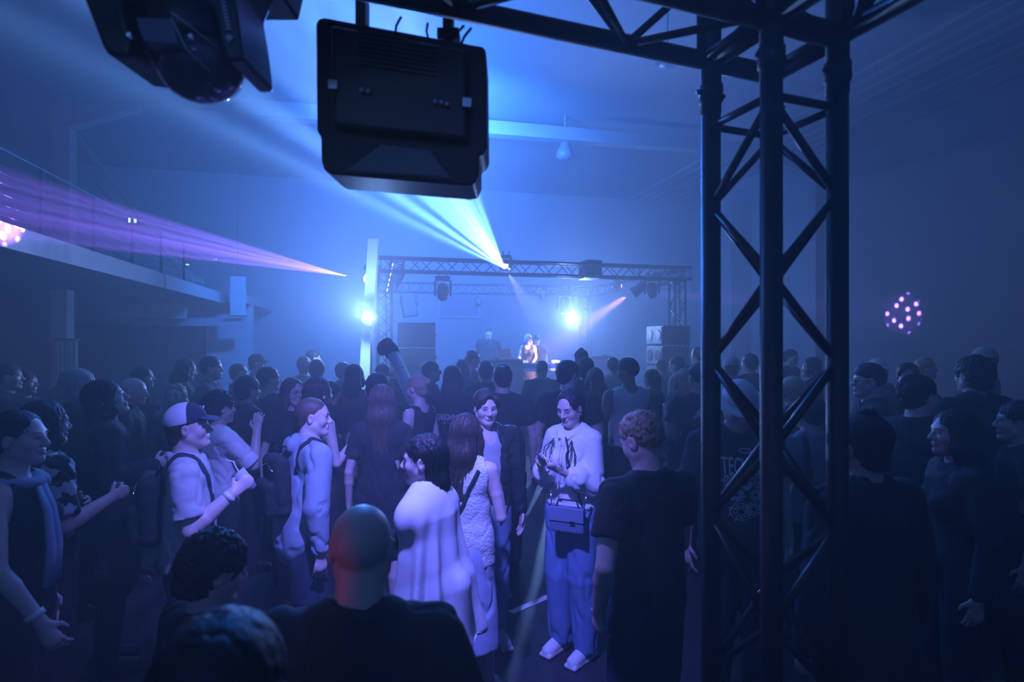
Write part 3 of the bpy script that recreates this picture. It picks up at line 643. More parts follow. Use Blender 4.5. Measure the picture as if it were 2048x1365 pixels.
def nets(F, ax):
    S_ = F < 0; n = F.shape
    c = [S_[i:n[0] - 1 + i, j:n[1] - 1 + j, k:n[2] - 1 + k] for i in (0, 1) for j in (0, 1) for k in (0, 1)]
    allc = c[0].copy(); anyc = c[0].copy()
    for q in c[1:]: allc &= q; anyc |= q
    act = anyc & ~allc; I, J, K = np.nonzero(act); N = len(I)
    idx = np.full(act.shape, -1, np.int32); idx[I, J, K] = np.arange(N)
    acc = np.zeros((N, 3)); cnt = np.zeros(N)
    P = [ax[0], ax[1], ax[2]]
    for d in range(3):
        o1, o2 = [(1, 2), (0, 2), (0, 1)][d]
        for a in (0, 1):
            for b in (0, 1):
                s = [0, 0, 0]; s[o1] = a; s[o2] = b; e = list(s); e[d] = 1
                v0 = F[I + s[0], J + s[1], K + s[2]]; v1 = F[I + e[0], J + e[1], K + e[2]]
                x = (v0 < 0) != (v1 < 0); t = np.where(x, v0 / np.where(x, v0 - v1, 1), 0)
                p0 = np.stack([P[0][I + s[0]], P[1][J + s[1]], P[2][K + s[2]]], 1); p1 = np.stack([P[0][I + e[0]], P[1][J + e[1]], P[2][K + e[2]]], 1)
                acc += np.where(x[:, None], p0 + (p1 - p0) * t[:, None], 0); cnt += x
    V = acc / np.maximum(cnt, 1)[:, None]
    Q = []
    for d in range(3):
        sl0 = [slice(None)] * 3; sl1 = [slice(None)] * 3; sl0[d] = slice(0, -1); sl1[d] = slice(1, None)
        x = S_[tuple(sl0)] != S_[tuple(sl1)]; i, j, k = np.nonzero(x); g = [i, j, k]; o1, o2 = [(1, 2), (2, 0), (0, 1)][d]
        ok = (g[o1] > 0) & (g[o2] > 0) & (g[o1] < n[o1] - 1) & (g[o2] < n[o2] - 1); g = [q[ok] for q in g]
        ins = S_[g[0], g[1], g[2]]
        def at_(a, b):
            h = list(g); h[o1] = h[o1] - a; h[o2] = h[o2] - b; return idx[h[0], h[1], h[2]]
        q = np.stack([at_(1, 1), at_(0, 1), at_(0, 0), at_(1, 0)], 1)
        q[~ins] = q[~ins][:, ::-1]; Q.append(q)
    return V, np.concatenate(Q) if Q else np.zeros((0, 4), int)

def vnormals(V, Q):
    a = V[Q[:, 2]] - V[Q[:, 0]]; b = V[Q[:, 3]] - V[Q[:, 1]]; fn = np.cross(a, b); N = np.zeros_like(V)
    for i in range(4): np.add.at(N, Q[:, i], fn)
    return N / np.maximum(np.linalg.norm(N, axis=1), 1e-12)[:, None]
def wobble(V, f, seed=0, o=3):
    r = np.random.RandomState(seed); out = np.zeros(len(V)); w = 1.0; tot = 0
    for k in range(o):
        for _ in range(3):
            d = r.normal(size=3); d /= np.linalg.norm(d); ph = r.rand() * 6.28; d2 = r.normal(size=3); d2 /= np.linalg.norm(d2)
            out += w * np.sin(f * (V @ d) + ph + 1.3 * np.sin(f * .6 * (V @ d2) + ph * 2))
        tot += 3 * w; w *= .55; f *= 1.9
    return out / tot
def wrinkle(V, Q, amp, f, seed, stretch=(1, 1, 1)):
    N = vnormals(V, Q); w = wobble(V * np.array(stretch), f, seed); cr = np.clip(1 - np.abs(wobble(V * np.array(stretch) * 1.0, f * .8, seed + 50)) * 5.5, 0, 1)
    return V + N * ((w * .75 - cr * 1.1) * amp)[:, None]
def mk(name, V, Q, m, parent, smooth=True):
    me = bpy.data.meshes.new(name)
    if len(Q): assert Q.min() >= 0
    me.vertices.add(len(V)); me.vertices.foreach_set('co', V.astype(np.float32).ravel())
    me.loops.add(len(Q) * 4); me.loops.foreach_set('vertex_index', Q.astype(np.int32).ravel())
    me.polygons.add(len(Q)); me.polygons.foreach_set('loop_start', np.arange(0, len(Q) * 4, 4, dtype=np.int32)); me.polygons.foreach_set('loop_total', np.full(len(Q), 4, np.int32))
    me.polygons.foreach_set('use_smooth', np.ones(len(Q), bool))
    me.update(calc_edges=True); me.validate()
    me.materials.append(m); o = bpy.data.objects.new(name, me); COL.objects.link(o); o.parent = parent
    return o
def bvh(V, Q): return BVHTree.FromPolygons([tuple(v) for v in V.tolist()], [tuple(q) for q in Q.tolist()])

# cloth, skin and hair colours
def skin(c): return mat('skin_%.2f_%.2f' % (c[0], c[2]), c, .48, bump=.10, bscale=180, var=.06, vscale=30, bdist=.001)
SK = {'fair': skin((.66, .50, .46)), 'mid': skin((.54, .40, .35)), 'tan': skin((.34, .21, .15)), 'dark': skin((.14, .08, .06))}
HC = {'black': (.012, .01, .01), 'brown': (.05, .03, .02), 'midbrown': (.10, .065, .045), 'blond': (.42, .33, .22), 'grey': (.45, .43, .42), 'white': (.65, .62, .62), 'red': (.16, .05, .025)}
def hairm(c): return mat('hair_' + c, HC[c], .55, bump=.7, bscale=1, var=.5, vscale=1, bdist=.003, aniso=(230, 230, 22))
def cloth(c, kind='cotton'):
    nm = kind + '_%.2f_%.2f_%.2f' % c
    if kind == 'leather': return mat(nm, c, .42, bump=.35, bscale=140, bdist=.001)
    if kind == 'denim': return mat(nm, c, .8, bump=.4, bscale=420, var=.22, vscale=16, bdist=.001)
    if kind == 'knit': return mat(nm, c, .9, bump=1.0, bscale=80, var=.4, vscale=85, bdist=.006)
    return mat(nm, c, .85, bump=.2, bscale=260, var=.08, vscale=9, bdist=.001)
K, NV, GY, LG, WH, DN, OL, RD = (.02, .02, .022), (.03, .035, .06), (.22, .22, .23), (.45, .45, .46), (.78, .77, .78), (.20, .27, .42), (.20, .20, .14), (.25, .06, .06)

def strands(V, Q, cen, m, parent, style, seed, RH):
    r = random.Random(seed); Bv = bvh(V, Q); N = vnormals(V, Q); b = MB(); longish = style in ('long', 'longcurly', 'bob', 'tail', 'mullet')
    cand = np.nonzero(V[:, 2] > (cen[2] - .02))[0]
    for i in range(190 if longish else 130):
        j = int(cand[r.randrange(len(cand))]); p = A3(*V[j]); pts = [p + A3(*N[j]) * .001]; rad = [.0012]; n = 15 if longish else (5 if 'curly' in style else 7); st = .024 if longish else .009
        ph = r.random() * 6; wv = .004 if style == 'longcurly' else .0012; drift = A3(r.uniform(-.15, .15), r.uniform(-.15, .15), 0); lift = r.uniform(.0005, .0035)
        prev = p
        for k in range(n):
            g = A3(0, 0, -1) + drift + (RH @ A3(0, -.55, .1) if prev[2] > cen[2] + .05 else 0)
            if 'curly' in style and not longish: g = A3(math.sin(ph + k * 1.5), math.cos(ph + k * 1.5), .5)
            q = prev + _n(g) * st; f = Bv.find_nearest(Vector(q))
            if f[0] is None: break
            c, nn = A3(*f[0]), A3(*f[1])
            if np.linalg.norm(c - prev) < st * .35:
                pts.append(prev + A3(drift[0] * .05, drift[1] * .05 , -.022 * r.random())); rad.append(.0003); break
            w = np.cross(nn, _n(c - prev)) * wv * math.sin(ph + k * 1.1); pts.append(c + nn * lift + w); prev = c; rad.append(.0024 if k < n - 2 else .0008)
        if len(pts) > 2: b.path(pts, rad[:len(pts)], 4, cap=False)
    if b.v: b.build('strands', m, parent, True)
ARMS = {  # elbow from shoulder, wrist from elbow, hand direction, palm normal, curl  (right arm; mirrored for the left)
    'down': ((.068, -.02, -.285), (.012, .055, -.245), (0, .12, -1), (-1, 0, 0), .4),
    'bent': ((.060, .00, -.275), (-.06, .225, .075), (-.25, 1, .25), (-1, 0, .1), 1.15),
    'drink': ((.060, .03, -.27), (-.04, .19, .155), (-.2, .8, .6), (-1, .1, 0), 1.15),
    'phone': ((.030, .04, -.275), (-.105, .195, .105), (-.45, .75, .45), (-.6, -.1, .9), .9),
    'high': ((.10, .13, .21), (-.04, .06, .24), (0, .2, 1), (-.3, 1, 0), .5),
    'face': ((.05, .16, -.21), (-.07, .06, .24), (-.1, .1, 1), (-.6, .6, 0), .7),
    'pocket': ((.10, -.07, -.26), (-.045, .10, -.215), (-.15, .25, -1), (-1, .1, 0), .5),
    'cross': ((.06, .05, -.265), (-.24, .12, .04), (-1, .05, .05), (0, -1, 0), .5),
    'back': ((.05, -.12, -.26), (-.08, -.05, -.22), (-.2, .1, -1), (-1, 0, 0), .5),
    'fwd': ((.02, .16, -.235), (-.02, .24, .02), (0, 1, 0), (0, 0, -1), .3),
    'out': ((.12, .06, -.25), (.02, .14, -.21), (.1, .5, -.9), (-1, 0, 0), .6),
}
CREW = []
def person(px, ytop, d, yaw, label, hair='short', hc='brown', top='tee', tc=K, tk='cotton', bottom='pants', bc=K, bk='cotton', sk='mid', sex='m', arms=('down', 'down'),
           lean=0, slean=0, hy=0, hp=0, hr=0, girth=1.0, stance=.0, group=None, z0=0.0, face=False, shoes=K, hem=None, sleeve=None, glasses=None, x_at=None, turn=0, seed=None, bk2=None, hlen=.30, knee=0, H=None):
    seed = len(CREW) * 7 + 3 if seed is None else seed
    lev = 0 if d < 4.25 else (1 if d < 6.3 else 2)
    near = lev == 0
    fem = sex == 'f'; g = girth
    # --- skeleton (nominal 1.75 m figure, facing +y)
    P0 = A3(0, 0, .95); RL = RX(-math.radians(lean)) @ RY(math.radians(slean)) @ RZn(math.radians(turn))
    T = lambda x, y, z: P0 + RL @ (A3(x, y, z) - P0)
    TD = lambda v: RL @ np.asarray(v, float)
    fwd = TD((0, 1, 0)); upv = TD((0, 0, 1))
    sw = (.155 if fem else .182) * (1 + (g - 1) * .5)
    nb = T(0, -.02, 1.475)
    RH = RX(-math.radians(lean * .35)) @ RY(math.radians(slean * .4 + hr)) @ RZn(math.radians(turn + hy)) @ RX(-math.radians(hp))
    RN = RX(-math.radians(lean * .6 + hp * .35)) @ RY(math.radians(slean * .5))
    hcen = nb + RN @ A3(0, .028, .142)
    hs_ = .97 if fem else 1.0
    Hd = lambda x, y, z: hcen + RH @ (A3(x, y, z) * hs_)
    # --- where it stands: the top of the head (with hair) is measured in the photograph
    bump_ = {'bald': .003, 'buzz': .006, 'cap': .022, 'beanie': .022, 'hat': .03}.get(hair, .014)
    top_local = hcen[2] + (.117 * math.cos(math.radians(hp)) + .0) * hs_ + bump_
    topw = at(px, ytop, d)
    s = (topw.z - z0) / top_local
    ya = math.radians(yaw); Rw = Matrix.Rotation(ya, 3, 'Z')
    off = Rw @ Vector((hcen[0], hcen[1], 0)) * s
    loc = Vector((topw.x - off.x, topw.y - off.y, z0))
    t = thing('person', label, 'person', loc, ya, group or ('people on the dance floor' if z0 == 0 else 'people on the stage'), s)
    h0 = (.0075, .012, .016)[lev]; hh = (.0046, .0075, .010)[lev]; hcl = (.0082, .014, .019)[lev]; hhr = (.0062, .009, .012)[lev]
    # --- arms and legs
    J = {}
    for sd, nm in ((1, arms[1]), (-1, arms[0])):
        e, w, hd, pn, cu = ARMS[nm] if isinstance(nm, str) else nm
        mx = A3(sd, 1, 1); sh = T(sd * sw, -.015, 1.415)
        el = sh + TD(A3(*e) * mx); wr = el + TD(A3(*w) * mx); J[sd] = (sh, el, wr, _n(TD(A3(*hd) * mx)), _n(TD(A3(*pn) * mx)), cu)
    LEG = {}
    for sd in (1, -1):
        st = stance * sd
        hip = A3(sd * .088, 0, .93); an = A3(sd * (.10 + abs(stance) * .1), st, .085); kn = (hip + an) / 2 + A3(0, .02 + knee, .02)
        if sd * stance < 0: an = an + A3(0, 0, .01)
        LEG[sd] = (hip, kn, an)
    # --- body
    B = Form()
    if fem:
        tor = [((0, 0, .93), .150 * g), ((0, 0, 1.00), .142 * g), ((0, 0, 1.12), .112 * g), ((0, 0, 1.22), .118 * g), ((0, 0, 1.33), .125 * g)]
    else:
        tor = [((0, 0, .93), .145 * g), ((0, 0, 1.00), .142 * g), ((0, .004, 1.12), .135 * g), ((0, .004, 1.22), .134 * g), ((0, 0, 1.34), .138 * (1 + (g - 1) * .6))]
    def torso(Fm, add=0.0, lo=0, hi=9, k=.045, add_lo=None):
        for i in range(lo, min(hi, len(tor) - 1)):
            a_, b_ = tor[i], tor[i + 1]
            al = add if add_lo is None else add + (add_lo - add) * (1 - i / 3.0 if i < 3 else 0)
            if add_lo is not None and top.startswith('tuck') and i == 1: al = .003
            Fm.cone(T(*a_[0]), T(*b_[0]), a_[1] + al, b_[1] + al, k, .70, fwd)
        r = .055 + add
        Fm.cone(T(-sw * .74, -.012, 1.398), T(sw * .74, -.012, 1.398), r, r, k)
        Fm.cone(T(-sw * .5, -.005, 1.35), T(sw * .5, -.005, 1.35), .075 + add, .075 + add, k, .9, fwd)
        for sd in (1, -1): Fm.cone(T(sd * .045, -.025, 1.462), T(sd * sw * .8, -.02, 1.415), .036 + add * 1.15, .040 + add, .03)
        if fem:
            for sd in (1, -1): Fm.ell(T(sd * .062, .078 * g, 1.275), A3(.052, .045, .052) + add, None, .03)
    torso(B)
    B.cone(nb + RN @ A3(0, .002, -.03), nb + RN @ A3(0, .018, .10), .053 if fem else .062 * (1 + (g - 1) * .5), .050 if fem else .058, .025)
    # head
    q = lambda *a, **kw: None
    sc = hs_
    B.ell(Hd(0, -.014, .034), A3(.074, .093, .082) * sc, RH, .01)
    B.ell(Hd(0, .022, -.005), A3(.063, .062, .085) * sc, RH, .03)
    jw = .040 if fem else .046
    for sd in (1, -1):
        B.cone(Hd(sd * jw, .008, -.045), Hd(sd * .014, .062, -.088), .027 * sc, .020 * sc, .022)
        B.ell(Hd(sd * .040, .056, -.022), A3(.021, .020, .021) * sc, RH, .03)
    B.cone(Hd(0, .02, -.06), Hd(0, .05, -.075), .036 * sc, .03 * sc, .02)
    B.ell(Hd(0, .074, -.088), A3(.018, .016, .015) * sc, RH, .015)
    B.cone(Hd(-.034, .070, .026), Hd(.034, .070, .026), .014 * sc, .014 * sc, .016)
    if lev < 2:
        for sd in (1, -1): B.ell(Hd(sd * .032, .094, .004), A3(.017, .013, .011) * sc, RH, .010, sub=True)
    B.cone(Hd(0, .082, .016), Hd(0, .103, -.022), .008 * sc, .0125 * sc, .010)
    for sd in (1, -1): B.ell(Hd(sd * .012, .092, -.027), A3(.009, .011, .008) * sc, RH, .006)
    B.ell(Hd(0, .080, -.052), A3(.024, .010, .016) * sc, RH, .010)
    if lev < 2:
        B.cone(Hd(-.016, .087, -.050), Hd(.016, .087, -.050), .006, .006, .004); B.cone(Hd(-.013, .086, -.061), Hd(.013, .086, -.061), .0068, .0068, .004)
        if near: B.cone(Hd(-.024, .094, -.0555), Hd(.024, .094, -.0555), .0022, .0022, .003, sub=True)
    for sd in (1, -1):
        RE = RH @ RZn(sd * -.35) @ RX(-.15); B.ell(Hd(sd * .077, -.008, -.002), A3(.009, .019, .031) * sc, RE, .006)
        if near: B.ell(Hd(sd * .086, -.004, .002), A3(.006, .010, .016) * sc, RE, .005, sub=True)
    # arms + hands
    ar = (.040, .033, .024) if fem else (.050, .040, .028)
    ar = [a_ * (1 + (g - 1) * .6) for a_ in ar]
    hsize = .90 if fem else 1.0
    def hand(Fm, wr, hd, pn, sd, cu, grow=0.0, kk=.006):
        pn = _n(pn - hd * (pn @ hd)); th = _n(np.cross(hd, pn)) * sd; z = hsize
        fr_ = (.0082, .0095, .0115)[lev] + grow
        Fm.cone(wr, wr + hd * .03 * z, ar[2] * .9 + grow, .027 * z + grow, .012, .62, pn)
        Fm.cone(wr + hd * .030 * z, wr + hd * .082 * z, .030 * z + grow, .038 * z + grow, .012, .40, pn)
        for i, L in enumerate((.078, .086, .080, .062)):
            o = (1.5 - i) * .0205 * z; b0 = wr + hd * (.088 - abs(1.2 - i) * .004) * z + th * o; c1, c2 = cu * .75, cu * 1.75
            sp = th * (1.5 - i) * .05
            d1 = _n(hd * math.cos(c1) + pn * math.sin(c1) + sp); d2 = _n(hd * math.cos(c2) + pn * math.sin(c2) + sp * .5)
            m1 = b0 + d1 * L * .52 * z; Fm.cone(b0 - hd * .01, m1, fr_, fr_ * .95, .004); Fm.cone(m1, m1 + d2 * L * .48 * z, fr_ * .95, fr_ * .8, .003)
        t0 = wr + hd * .022 * z + th * .024 * z; t1 = t0 + _n(hd * .7 + th * .75 + pn * .35) * .042 * z; t2 = t1 + _n(hd * .9 + th * .15 + pn * (.35 + cu * .3)) * .032 * z
        Fm.cone(t0, t1, fr_ * 1.45, fr_ * 1.15, .010); Fm.cone(t1, t2, fr_ * 1.1, fr_ * .85, .004)
        return wr + hd * .085 * z + pn * .028
    HP = {}
    for sd in (1, -1):
        sh, el, wr, hd, pn, cu = J[sd]
        B.cone(sh, (sh + el) / 2, ar[0], ar[0] * .88, .035); B.cone((sh + el) / 2, el, ar[0] * .88, ar[1] * .92, .006)
        B.cone(el, el + (wr - el) * .3, ar[1] * .92, ar[1] * 1.0, .008); B.cone(el + (wr - el) * .3, wr, ar[1] * 1.0, ar[2], .006, .9, pn)
        HP[sd] = hand(B, wr, hd, pn, sd, cu)
        hip, kn, an = LEG[sd]
        lr = (.082, .054, .036) if fem else (.080, .056, .038); lr = [a_ * g for a_ in lr]
        B.cone(hip, kn, lr[0], lr[1], .03); B.cone(kn, kn + (an - kn) * .33 + A3(0, -.012, 0), lr[1] * .95, lr[1] * .98, .01); B.cone(kn + (an - kn) * .33 + A3(0, -.012, 0), an, lr[1] * .98, lr[2], .008)
        B.cone(an + A3(0, -.02, -.045), an + A3(0, .13, -.06), .030, .024, .02)
    V, Q = solid(B, h0, (hcen, A3(.105, .125, .15), hh))
    body = mk('body', V, Q, SK[sk] if isinstance(sk, str) else sk, t)
    TR = bvh(V, Q) if (near or face) else None
    # --- face details
    if face and TR:
        hcm = hairm(hc if hc in ('black', 'brown', 'midbrown', 'red') else 'midbrown')
        def onface(x, z, out=0.0):
            o_ = Hd(x, .2, z); dr = RH @ A3(0, -1, 0); r = TR.ray_cast(Vector(o_), Vector(dr), .4)
            return (A3(*r[0]) - dr * out) if r[0] is not None else Hd(x, .085, z)
        wht = mat('eye_white', (.75, .75, .75), .3); irs = mat('iris_dark', (.03, .03, .04), .15); lip = mat('lip', (.30, .13, .13), .45)
        for sd in (1, -1):
            c = onface(sd * .031, .004, .000); M = Matrix([list(r) for r in RH])
            down = hp > 22 or face == 'down'
            if not down:
                b = MB(); b.sphere(c, 1.0, 12, sc=(.0130, .0050, .0046), R=M); e = b.build('eye', wht, t, True)
                gz = {'l': -.004, 'r': .004}.get(face, 0)
                b = MB(); b.sphere(c + RH @ A3(gz, .0036, .0002), 1.0, 12, sc=(.0052, .0024, .0052), R=M); b.build('iris', irs, e, True)
            b = MB(); pts = [onface(sd * .031 + u * .015, .004 + (.0068 if not down else -.003) * (1 - u * u) + (0 if not down else -.001), .0018) for u in (-1, -.5, 0, .5, 1)]; b.path(pts, [.0010, .0018, .0020, .0020, .0010], 6); b.build('eyelashes', hcm, t, True)
            b = MB(); pts = [onface(sd * (.014 + u * .036), .0245 + .006 * math.sin(u * 2.6) , .0012) for u in (0, .25, .5, .75, 1)]; b.path(pts, [.0022, .0036, .0034, .0026, .0012], 6, flat=.6); b.build('eyebrow', hcm, t, True)
        b = MB()
        for dz, r in ((-.0505, .0040), (-.0605, .0050)):
            b.path([onface(u * .0185, dz + (.0004 if dz > -.055 else .0022) * u * u - (0.0), -.0022) for u in (-1, -.6, -.2, .2, .6, 1)], [r * .3, r * .85, r, r, r * .85, r * .3], 8)
        b.build('lips', lip, t, True)
    # --- hair and headwear
    hm = hairm(hc)
    if hair not in ('bald',):
        Hf = Form(); e = .010
        def skull(e, low=-.02, k=.01):
            Hf.ell(Hd(0, -.018, .040), (A3(.074, .090, .080) + e) * sc, RH, k)
            Hf.cone(Hd(0, -.045, .01), Hd(0, -.050, low), (.060 + e) * sc, (.050 + e) * sc, .02)
        def cut_face(zf=.052, yf=.045, ear=True):
            Hf.box(Hd(0, .13, zf - .15), A3(.13, .075 + (.045 - yf), .15), RH @ RX(-.20), .02, .012, sub=True)
            if ear:
                for sd in (1, -1): Hf.ell(Hd(sd * .088, .012, -.012), A3(.026, .034, .036) * sc, RH, .008, sub=True)
            Hf.ell(Hd(0, .062, -.045), A3(.060, .050, .075) * sc, RH, .006, sub=True)
        amp, fr_, stretch = .003, 120, (1, 1, 1)
        if hair in ('short', 'buzz', 'fade', 'spot', 'curlyfade'):
            e = {'short': .013, 'buzz': .005, 'fade': .012, 'spot': .009, 'curlyfade': .012}[hair]
            if 'fade' in hair: Hf.ell(Hd(0, -.008, .060), A3(.082, .097, .078) * sc, RH, .01); Hf.ell(Hd(0, -.020, .034), A3(.0785, .095, .084) * sc, RH, .01)
            else: skull(e)
            cut_face(.058, .050); Hf.box(Hd(0, 0, -.155), A3(.2, .2, .10), RH @ RX(.25), .01, .01, sub=True)
            if hair == 'spot': Hf.ell(Hd(0, -.045, .128), A3(.034, .036, .030), RH, .01, sub=True)
            amp = {'buzz': .001, 'curlyfade': .0085}.get(hair, .0035)
        elif hair == 'curly':
            skull(.022, -.04); cut_face(.060, .055); Hf.box(Hd(0, 0, -.17), A3(.2, .2, .10), RH @ RX(.2), .01, .01, sub=True); amp, fr_ = .009, 150
        elif hair == 'bun':
            skull(.009); cut_face(.066, .045); Hf.ell(Hd(0, .082, .048), A3(.046, .042, .050), RH, .006, sub=True); Hf.ell(Hd(0, -.115, .05), A3(.034, .034, .034), RH, .01); Hf.box(Hd(0, 0, -.16), A3(.2, .2, .10), RH @ RX(.25), .01, .01, sub=True)
        elif hair == 'curtain':     # middle parted, falling over the temples
            skull(.016, -.05); 
            for sd in (1, -1):
                Hf.chain([Hd(sd * .012, .070, .108), Hd(sd * .052, .080, .075), Hd(sd * .074, .050, .028)], [.016, .019, .014], .012)
            Hf.box(Hd(0, .13, -.09), A3(.13, .068, .14), RH @ RX(-.12), .02, .010, sub=True); Hf.ell(Hd(0, .085, .040), A3(.038, .045, .045), RH, .008, sub=True)
            Hf.box(Hd(0, 0, -.165), A3(.2, .2, .10), RH @ RX(.2), .01, .01, sub=True)
            for sd in (1, -1): Hf.ell(Hd(sd * .088, .008, -.016), A3(.026, .026, .034), RH, .008, sub=True)
        elif hair in ('long', 'longcurly', 'bob', 'tail', 'mullet'):
            skull(.013, -.06); L = {'bob': .15, 'mullet': .17}.get(hair, hlen)
            back = -1 if hair != 'tail' else 0
            down_ = A3(0, 0, -1)
            root = Hd(0, -.055, -.02)
            if hair == 'tail':
                Hf.chain([Hd(0, -.10, .05), Hd(0, -.135, .02), Hd(0, -.13, 0) + down_ * .10, Hd(0, -.12, 0) + down_ * (L)], [.026, .030, .030, .010], .012)
            else:
                wdt = {'mullet': .052, 'bob': .088}.get(hair, .092)
                e0 = T(0, -.085, 1.36)
                mid = Hd(0, -.070, -.10); end = A3(mid[0], mid[1] - .02, hcen[2] - L)
                mid[1] -= .015
                Hf.cone(root, mid, (wdt - .012) * sc, wdt, .03, .62, fwd); Hf.cone(mid, end, wdt, wdt * (.62 if L > .2 else .85), .02, .42, fwd)
                if hair != 'mullet':
                    for sd in (1, -1):
                        Hf.chain([Hd(sd * .068, .012, .03), Hd(sd * .080, .018, -.06), Hd(sd * .084, .004, -.10) + down_ * max(0, L - .20) * .9], [.022, .026, .013], .02)
            cut_face(.058, .045, ear=(hair in ('tail', 'mullet')))
            if hair == 'tail': Hf.ell(Hd(0, .082, .050), A3(.048, .042, .052), RH, .006, sub=True)
            elif fem and hair != 'mullet': Hf.ell(Hd(0, .088, .040), A3(.030, .040, .056), RH, .012, sub=True)
            amp, fr_, stretch = .0052, 150, (1, 1, .10)
            if hair == 'longcurly': amp, fr_, stretch = .010, 110, (1, 1, .8)
        if hair in ('cap', 'beanie', 'hat'):
            skull(.006, -.05); cut_face(.05, .045); Hf.box(Hd(0, 0, -.155), A3(.2, .2, .10), RH @ RX(.25), .01, .01, sub=True)
        V, Q = solid(Hf, hhr); V = wrinkle(V, Q, amp, fr_, seed, stretch); ho = mk('hair', V, Q, hm, t)
        if near and d > 1 and hair in ('long', 'longcurly', 'bob', 'tail', 'mullet', 'curtain', 'bun', 'curlyfade', 'curly', 'short'):
            strands(V, Q, hcen, hm, ho, hair, seed, RH)
    if hair == 'cap' or hair == 'beanie' or hair == 'hat':
        C_ = Form(); cm = cloth(bk2 or K)
        if hair == 'beanie':
            C_.ell(Hd(0, -.018, .060), A3(.089, .106, .085), RH, .01); C_.box(Hd(0, 0, -.07), A3(.2, .2, .09), RH @ RX(.12), .01, .004, sub=True)
            C_.cone(Hd(0, -.02, .135), Hd(0, -.05, .150), .03, .015, .02)
            V, Q = solid(C_, hhr); mk('beanie', wrinkle(V, Q, .003, 90, seed, (1, 1, .3)), Q, cm, t)
        else:
            C_.ell(Hd(0, -.012, .052), A3(.086, .103, .090), RH, .01); C_.box(Hd(0, 0, -.060), A3(.2, .2, .09), RH @ RX(.10), .01, .004, sub=True)
            V, Q = solid(C_, hhr); cap = mk('cap', V, Q, cm, t)
            Bf = Form()
            if hair == 'cap': Bf.cone(Hd(-.030, .10, .045), Hd(.030, .10, .045), .062, .062, .01, .10, RH @ _n((0, .30, 1)))
            else: Bf.ell(Hd(0, -.01, .030), A3(.155, .17, .012), RH, .01)
            V, Q = solid(Bf, min(hhr, .007)); mk('brim', V, Q, cm, cap)
    if glasses:
        b = MB(); 
        for sd in (1, -1):
            cc_ = Hd(sd * .033, .098, .004); ex, ez = RH @ A3(1, 0, 0), RH @ A3(0, 0, 1)
            if glasses == 'dark': b.prism([(-.026, .014), (.026, .016), (.024, -.012), (.010, -.020), (-.016, -.018), (-.025, -.006)], cc_, ex, ez, RH @ A3(0, .003, 0))
            else: b.path([cc_ + ex * .025 * math.cos(a) + ez * .020 * math.sin(a) for a in np.linspace(0, 6.283, 15)], .0016, 5)
            b.path([cc_ + ex * sd * .027, Hd(sd * .079, .05, .012), Hd(sd * .082, -.01, .010)], .002, 5)
        b.path([Hd(-.010, .101, .008), Hd(.010, .101, .008)], .002, 5); b.build('glasses', M_BLACKP, t)
    # --- top
    ctop = cloth(tc, tk) if not isinstance(tk, bpy.types.Material) else tk
    hemz = hem if hem is not None else (.90 if not top.startswith('tuck') else .98)
    style = top.replace('tuck', '')
    shirt = None
    if style != 'none':
        C_ = Form(); add = {'tee': .018, 'long': .020, 'jacket': .026, 'coat': .028, 'tank': .014, 'top': .011, 'blouse': .024, 'hoodie': .026, 'dress': .014, 'vest': .014}[style]
        torso(C_, add, 1 if style != 'crop' else 3, add_lo=add * 1.5)
        z1_ = T(0, 0, 1.02); r1 = tor[1][1] + add * 1.5; rb_ = tor[0][1] + add * 1.7
        C_.cone(z1_, T(0, 0, hemz + .02), r1, rb_, .03, .70, fwd)
        if style in ('coat', 'dress'): C_.cone(T(0, 0, .93), A3(0, 0, (.60 if style == 'coat' else .62)), rb_, rb_ * 1.12, .03, .74, (0, 1, 0))
        sl = {'tee': .62, 'blouse': 1.7, 'long': 1.9, 'jacket': 1.92, 'coat': 1.94, 'hoodie': 1.9, 'dress': .0, 'tank': 0, 'top': 0, 'vest': 0}[style] if sleeve is None else sleeve
        cuts = []
        for sd in (1, -1):
            sh, el, wr, hd, pn, cu = J[sd]; aa = add * .95; r0 = ar[0] + aa
            if sl > 0:
                e1 = sh + (el - sh) * min(1, sl); rr = ar[1] + aa * (1.25 if style != 'blouse' else 1.9)
                C_.cone(sh, e1, r0, (ar[0] + aa * 1.35) if sl < 1 else rr, .022)
                if sl < 1: cuts.append((e1, _n(el - sh)))
                if sl > 1: 
                    e2 = el + (wr - el) * (sl - 1)
                    if style == 'blouse': C_.cone(el, el + (e2 - el) * .75, rr, rr * 1.05, .03); C_.cone(el + (e2 - el) * .75, e2, rr * 1.0, ar[2] + .012, .01)
                    else: C_.cone(el, e2, rr, ar[2] + aa * .9, .012)
        # neck opening, hem and cuffs
        for c0_, dr_ in cuts:
            ux = _n(np.cross(dr_, A3(.3, 1, .2))); uy = np.cross(dr_, ux); C_.box(c0_ + dr_ * .075, A3(.085, .085, .075), np.stack([ux, uy, dr_], 1), .004, .004, sub=True)
        nr = {'tee': .066, 'long': .066, 'tank': .088, 'top': .10, 'dress': .085, 'vest': .085}.get(style, .066)
        C_.cone(nb + RN @ A3(0, .016, .034 if nr < .08 else .0), nb + RN @ A3(0, .03, .16), nr * (.86 if fem else .96), nr, .006, sub=True)
        if style in ('tank', 'top', 'dress', 'vest'):
            for sd in (1, -1): C_.cone(T(sd * (sw + .045), -.01, 1.30), T(sd * (sw + .03), -.01, 1.52), .066, .075, .012, sub=True)
            C_.ell(T(0, .09, 1.47), A3(.07, .09, .10), None, .01, sub=True)
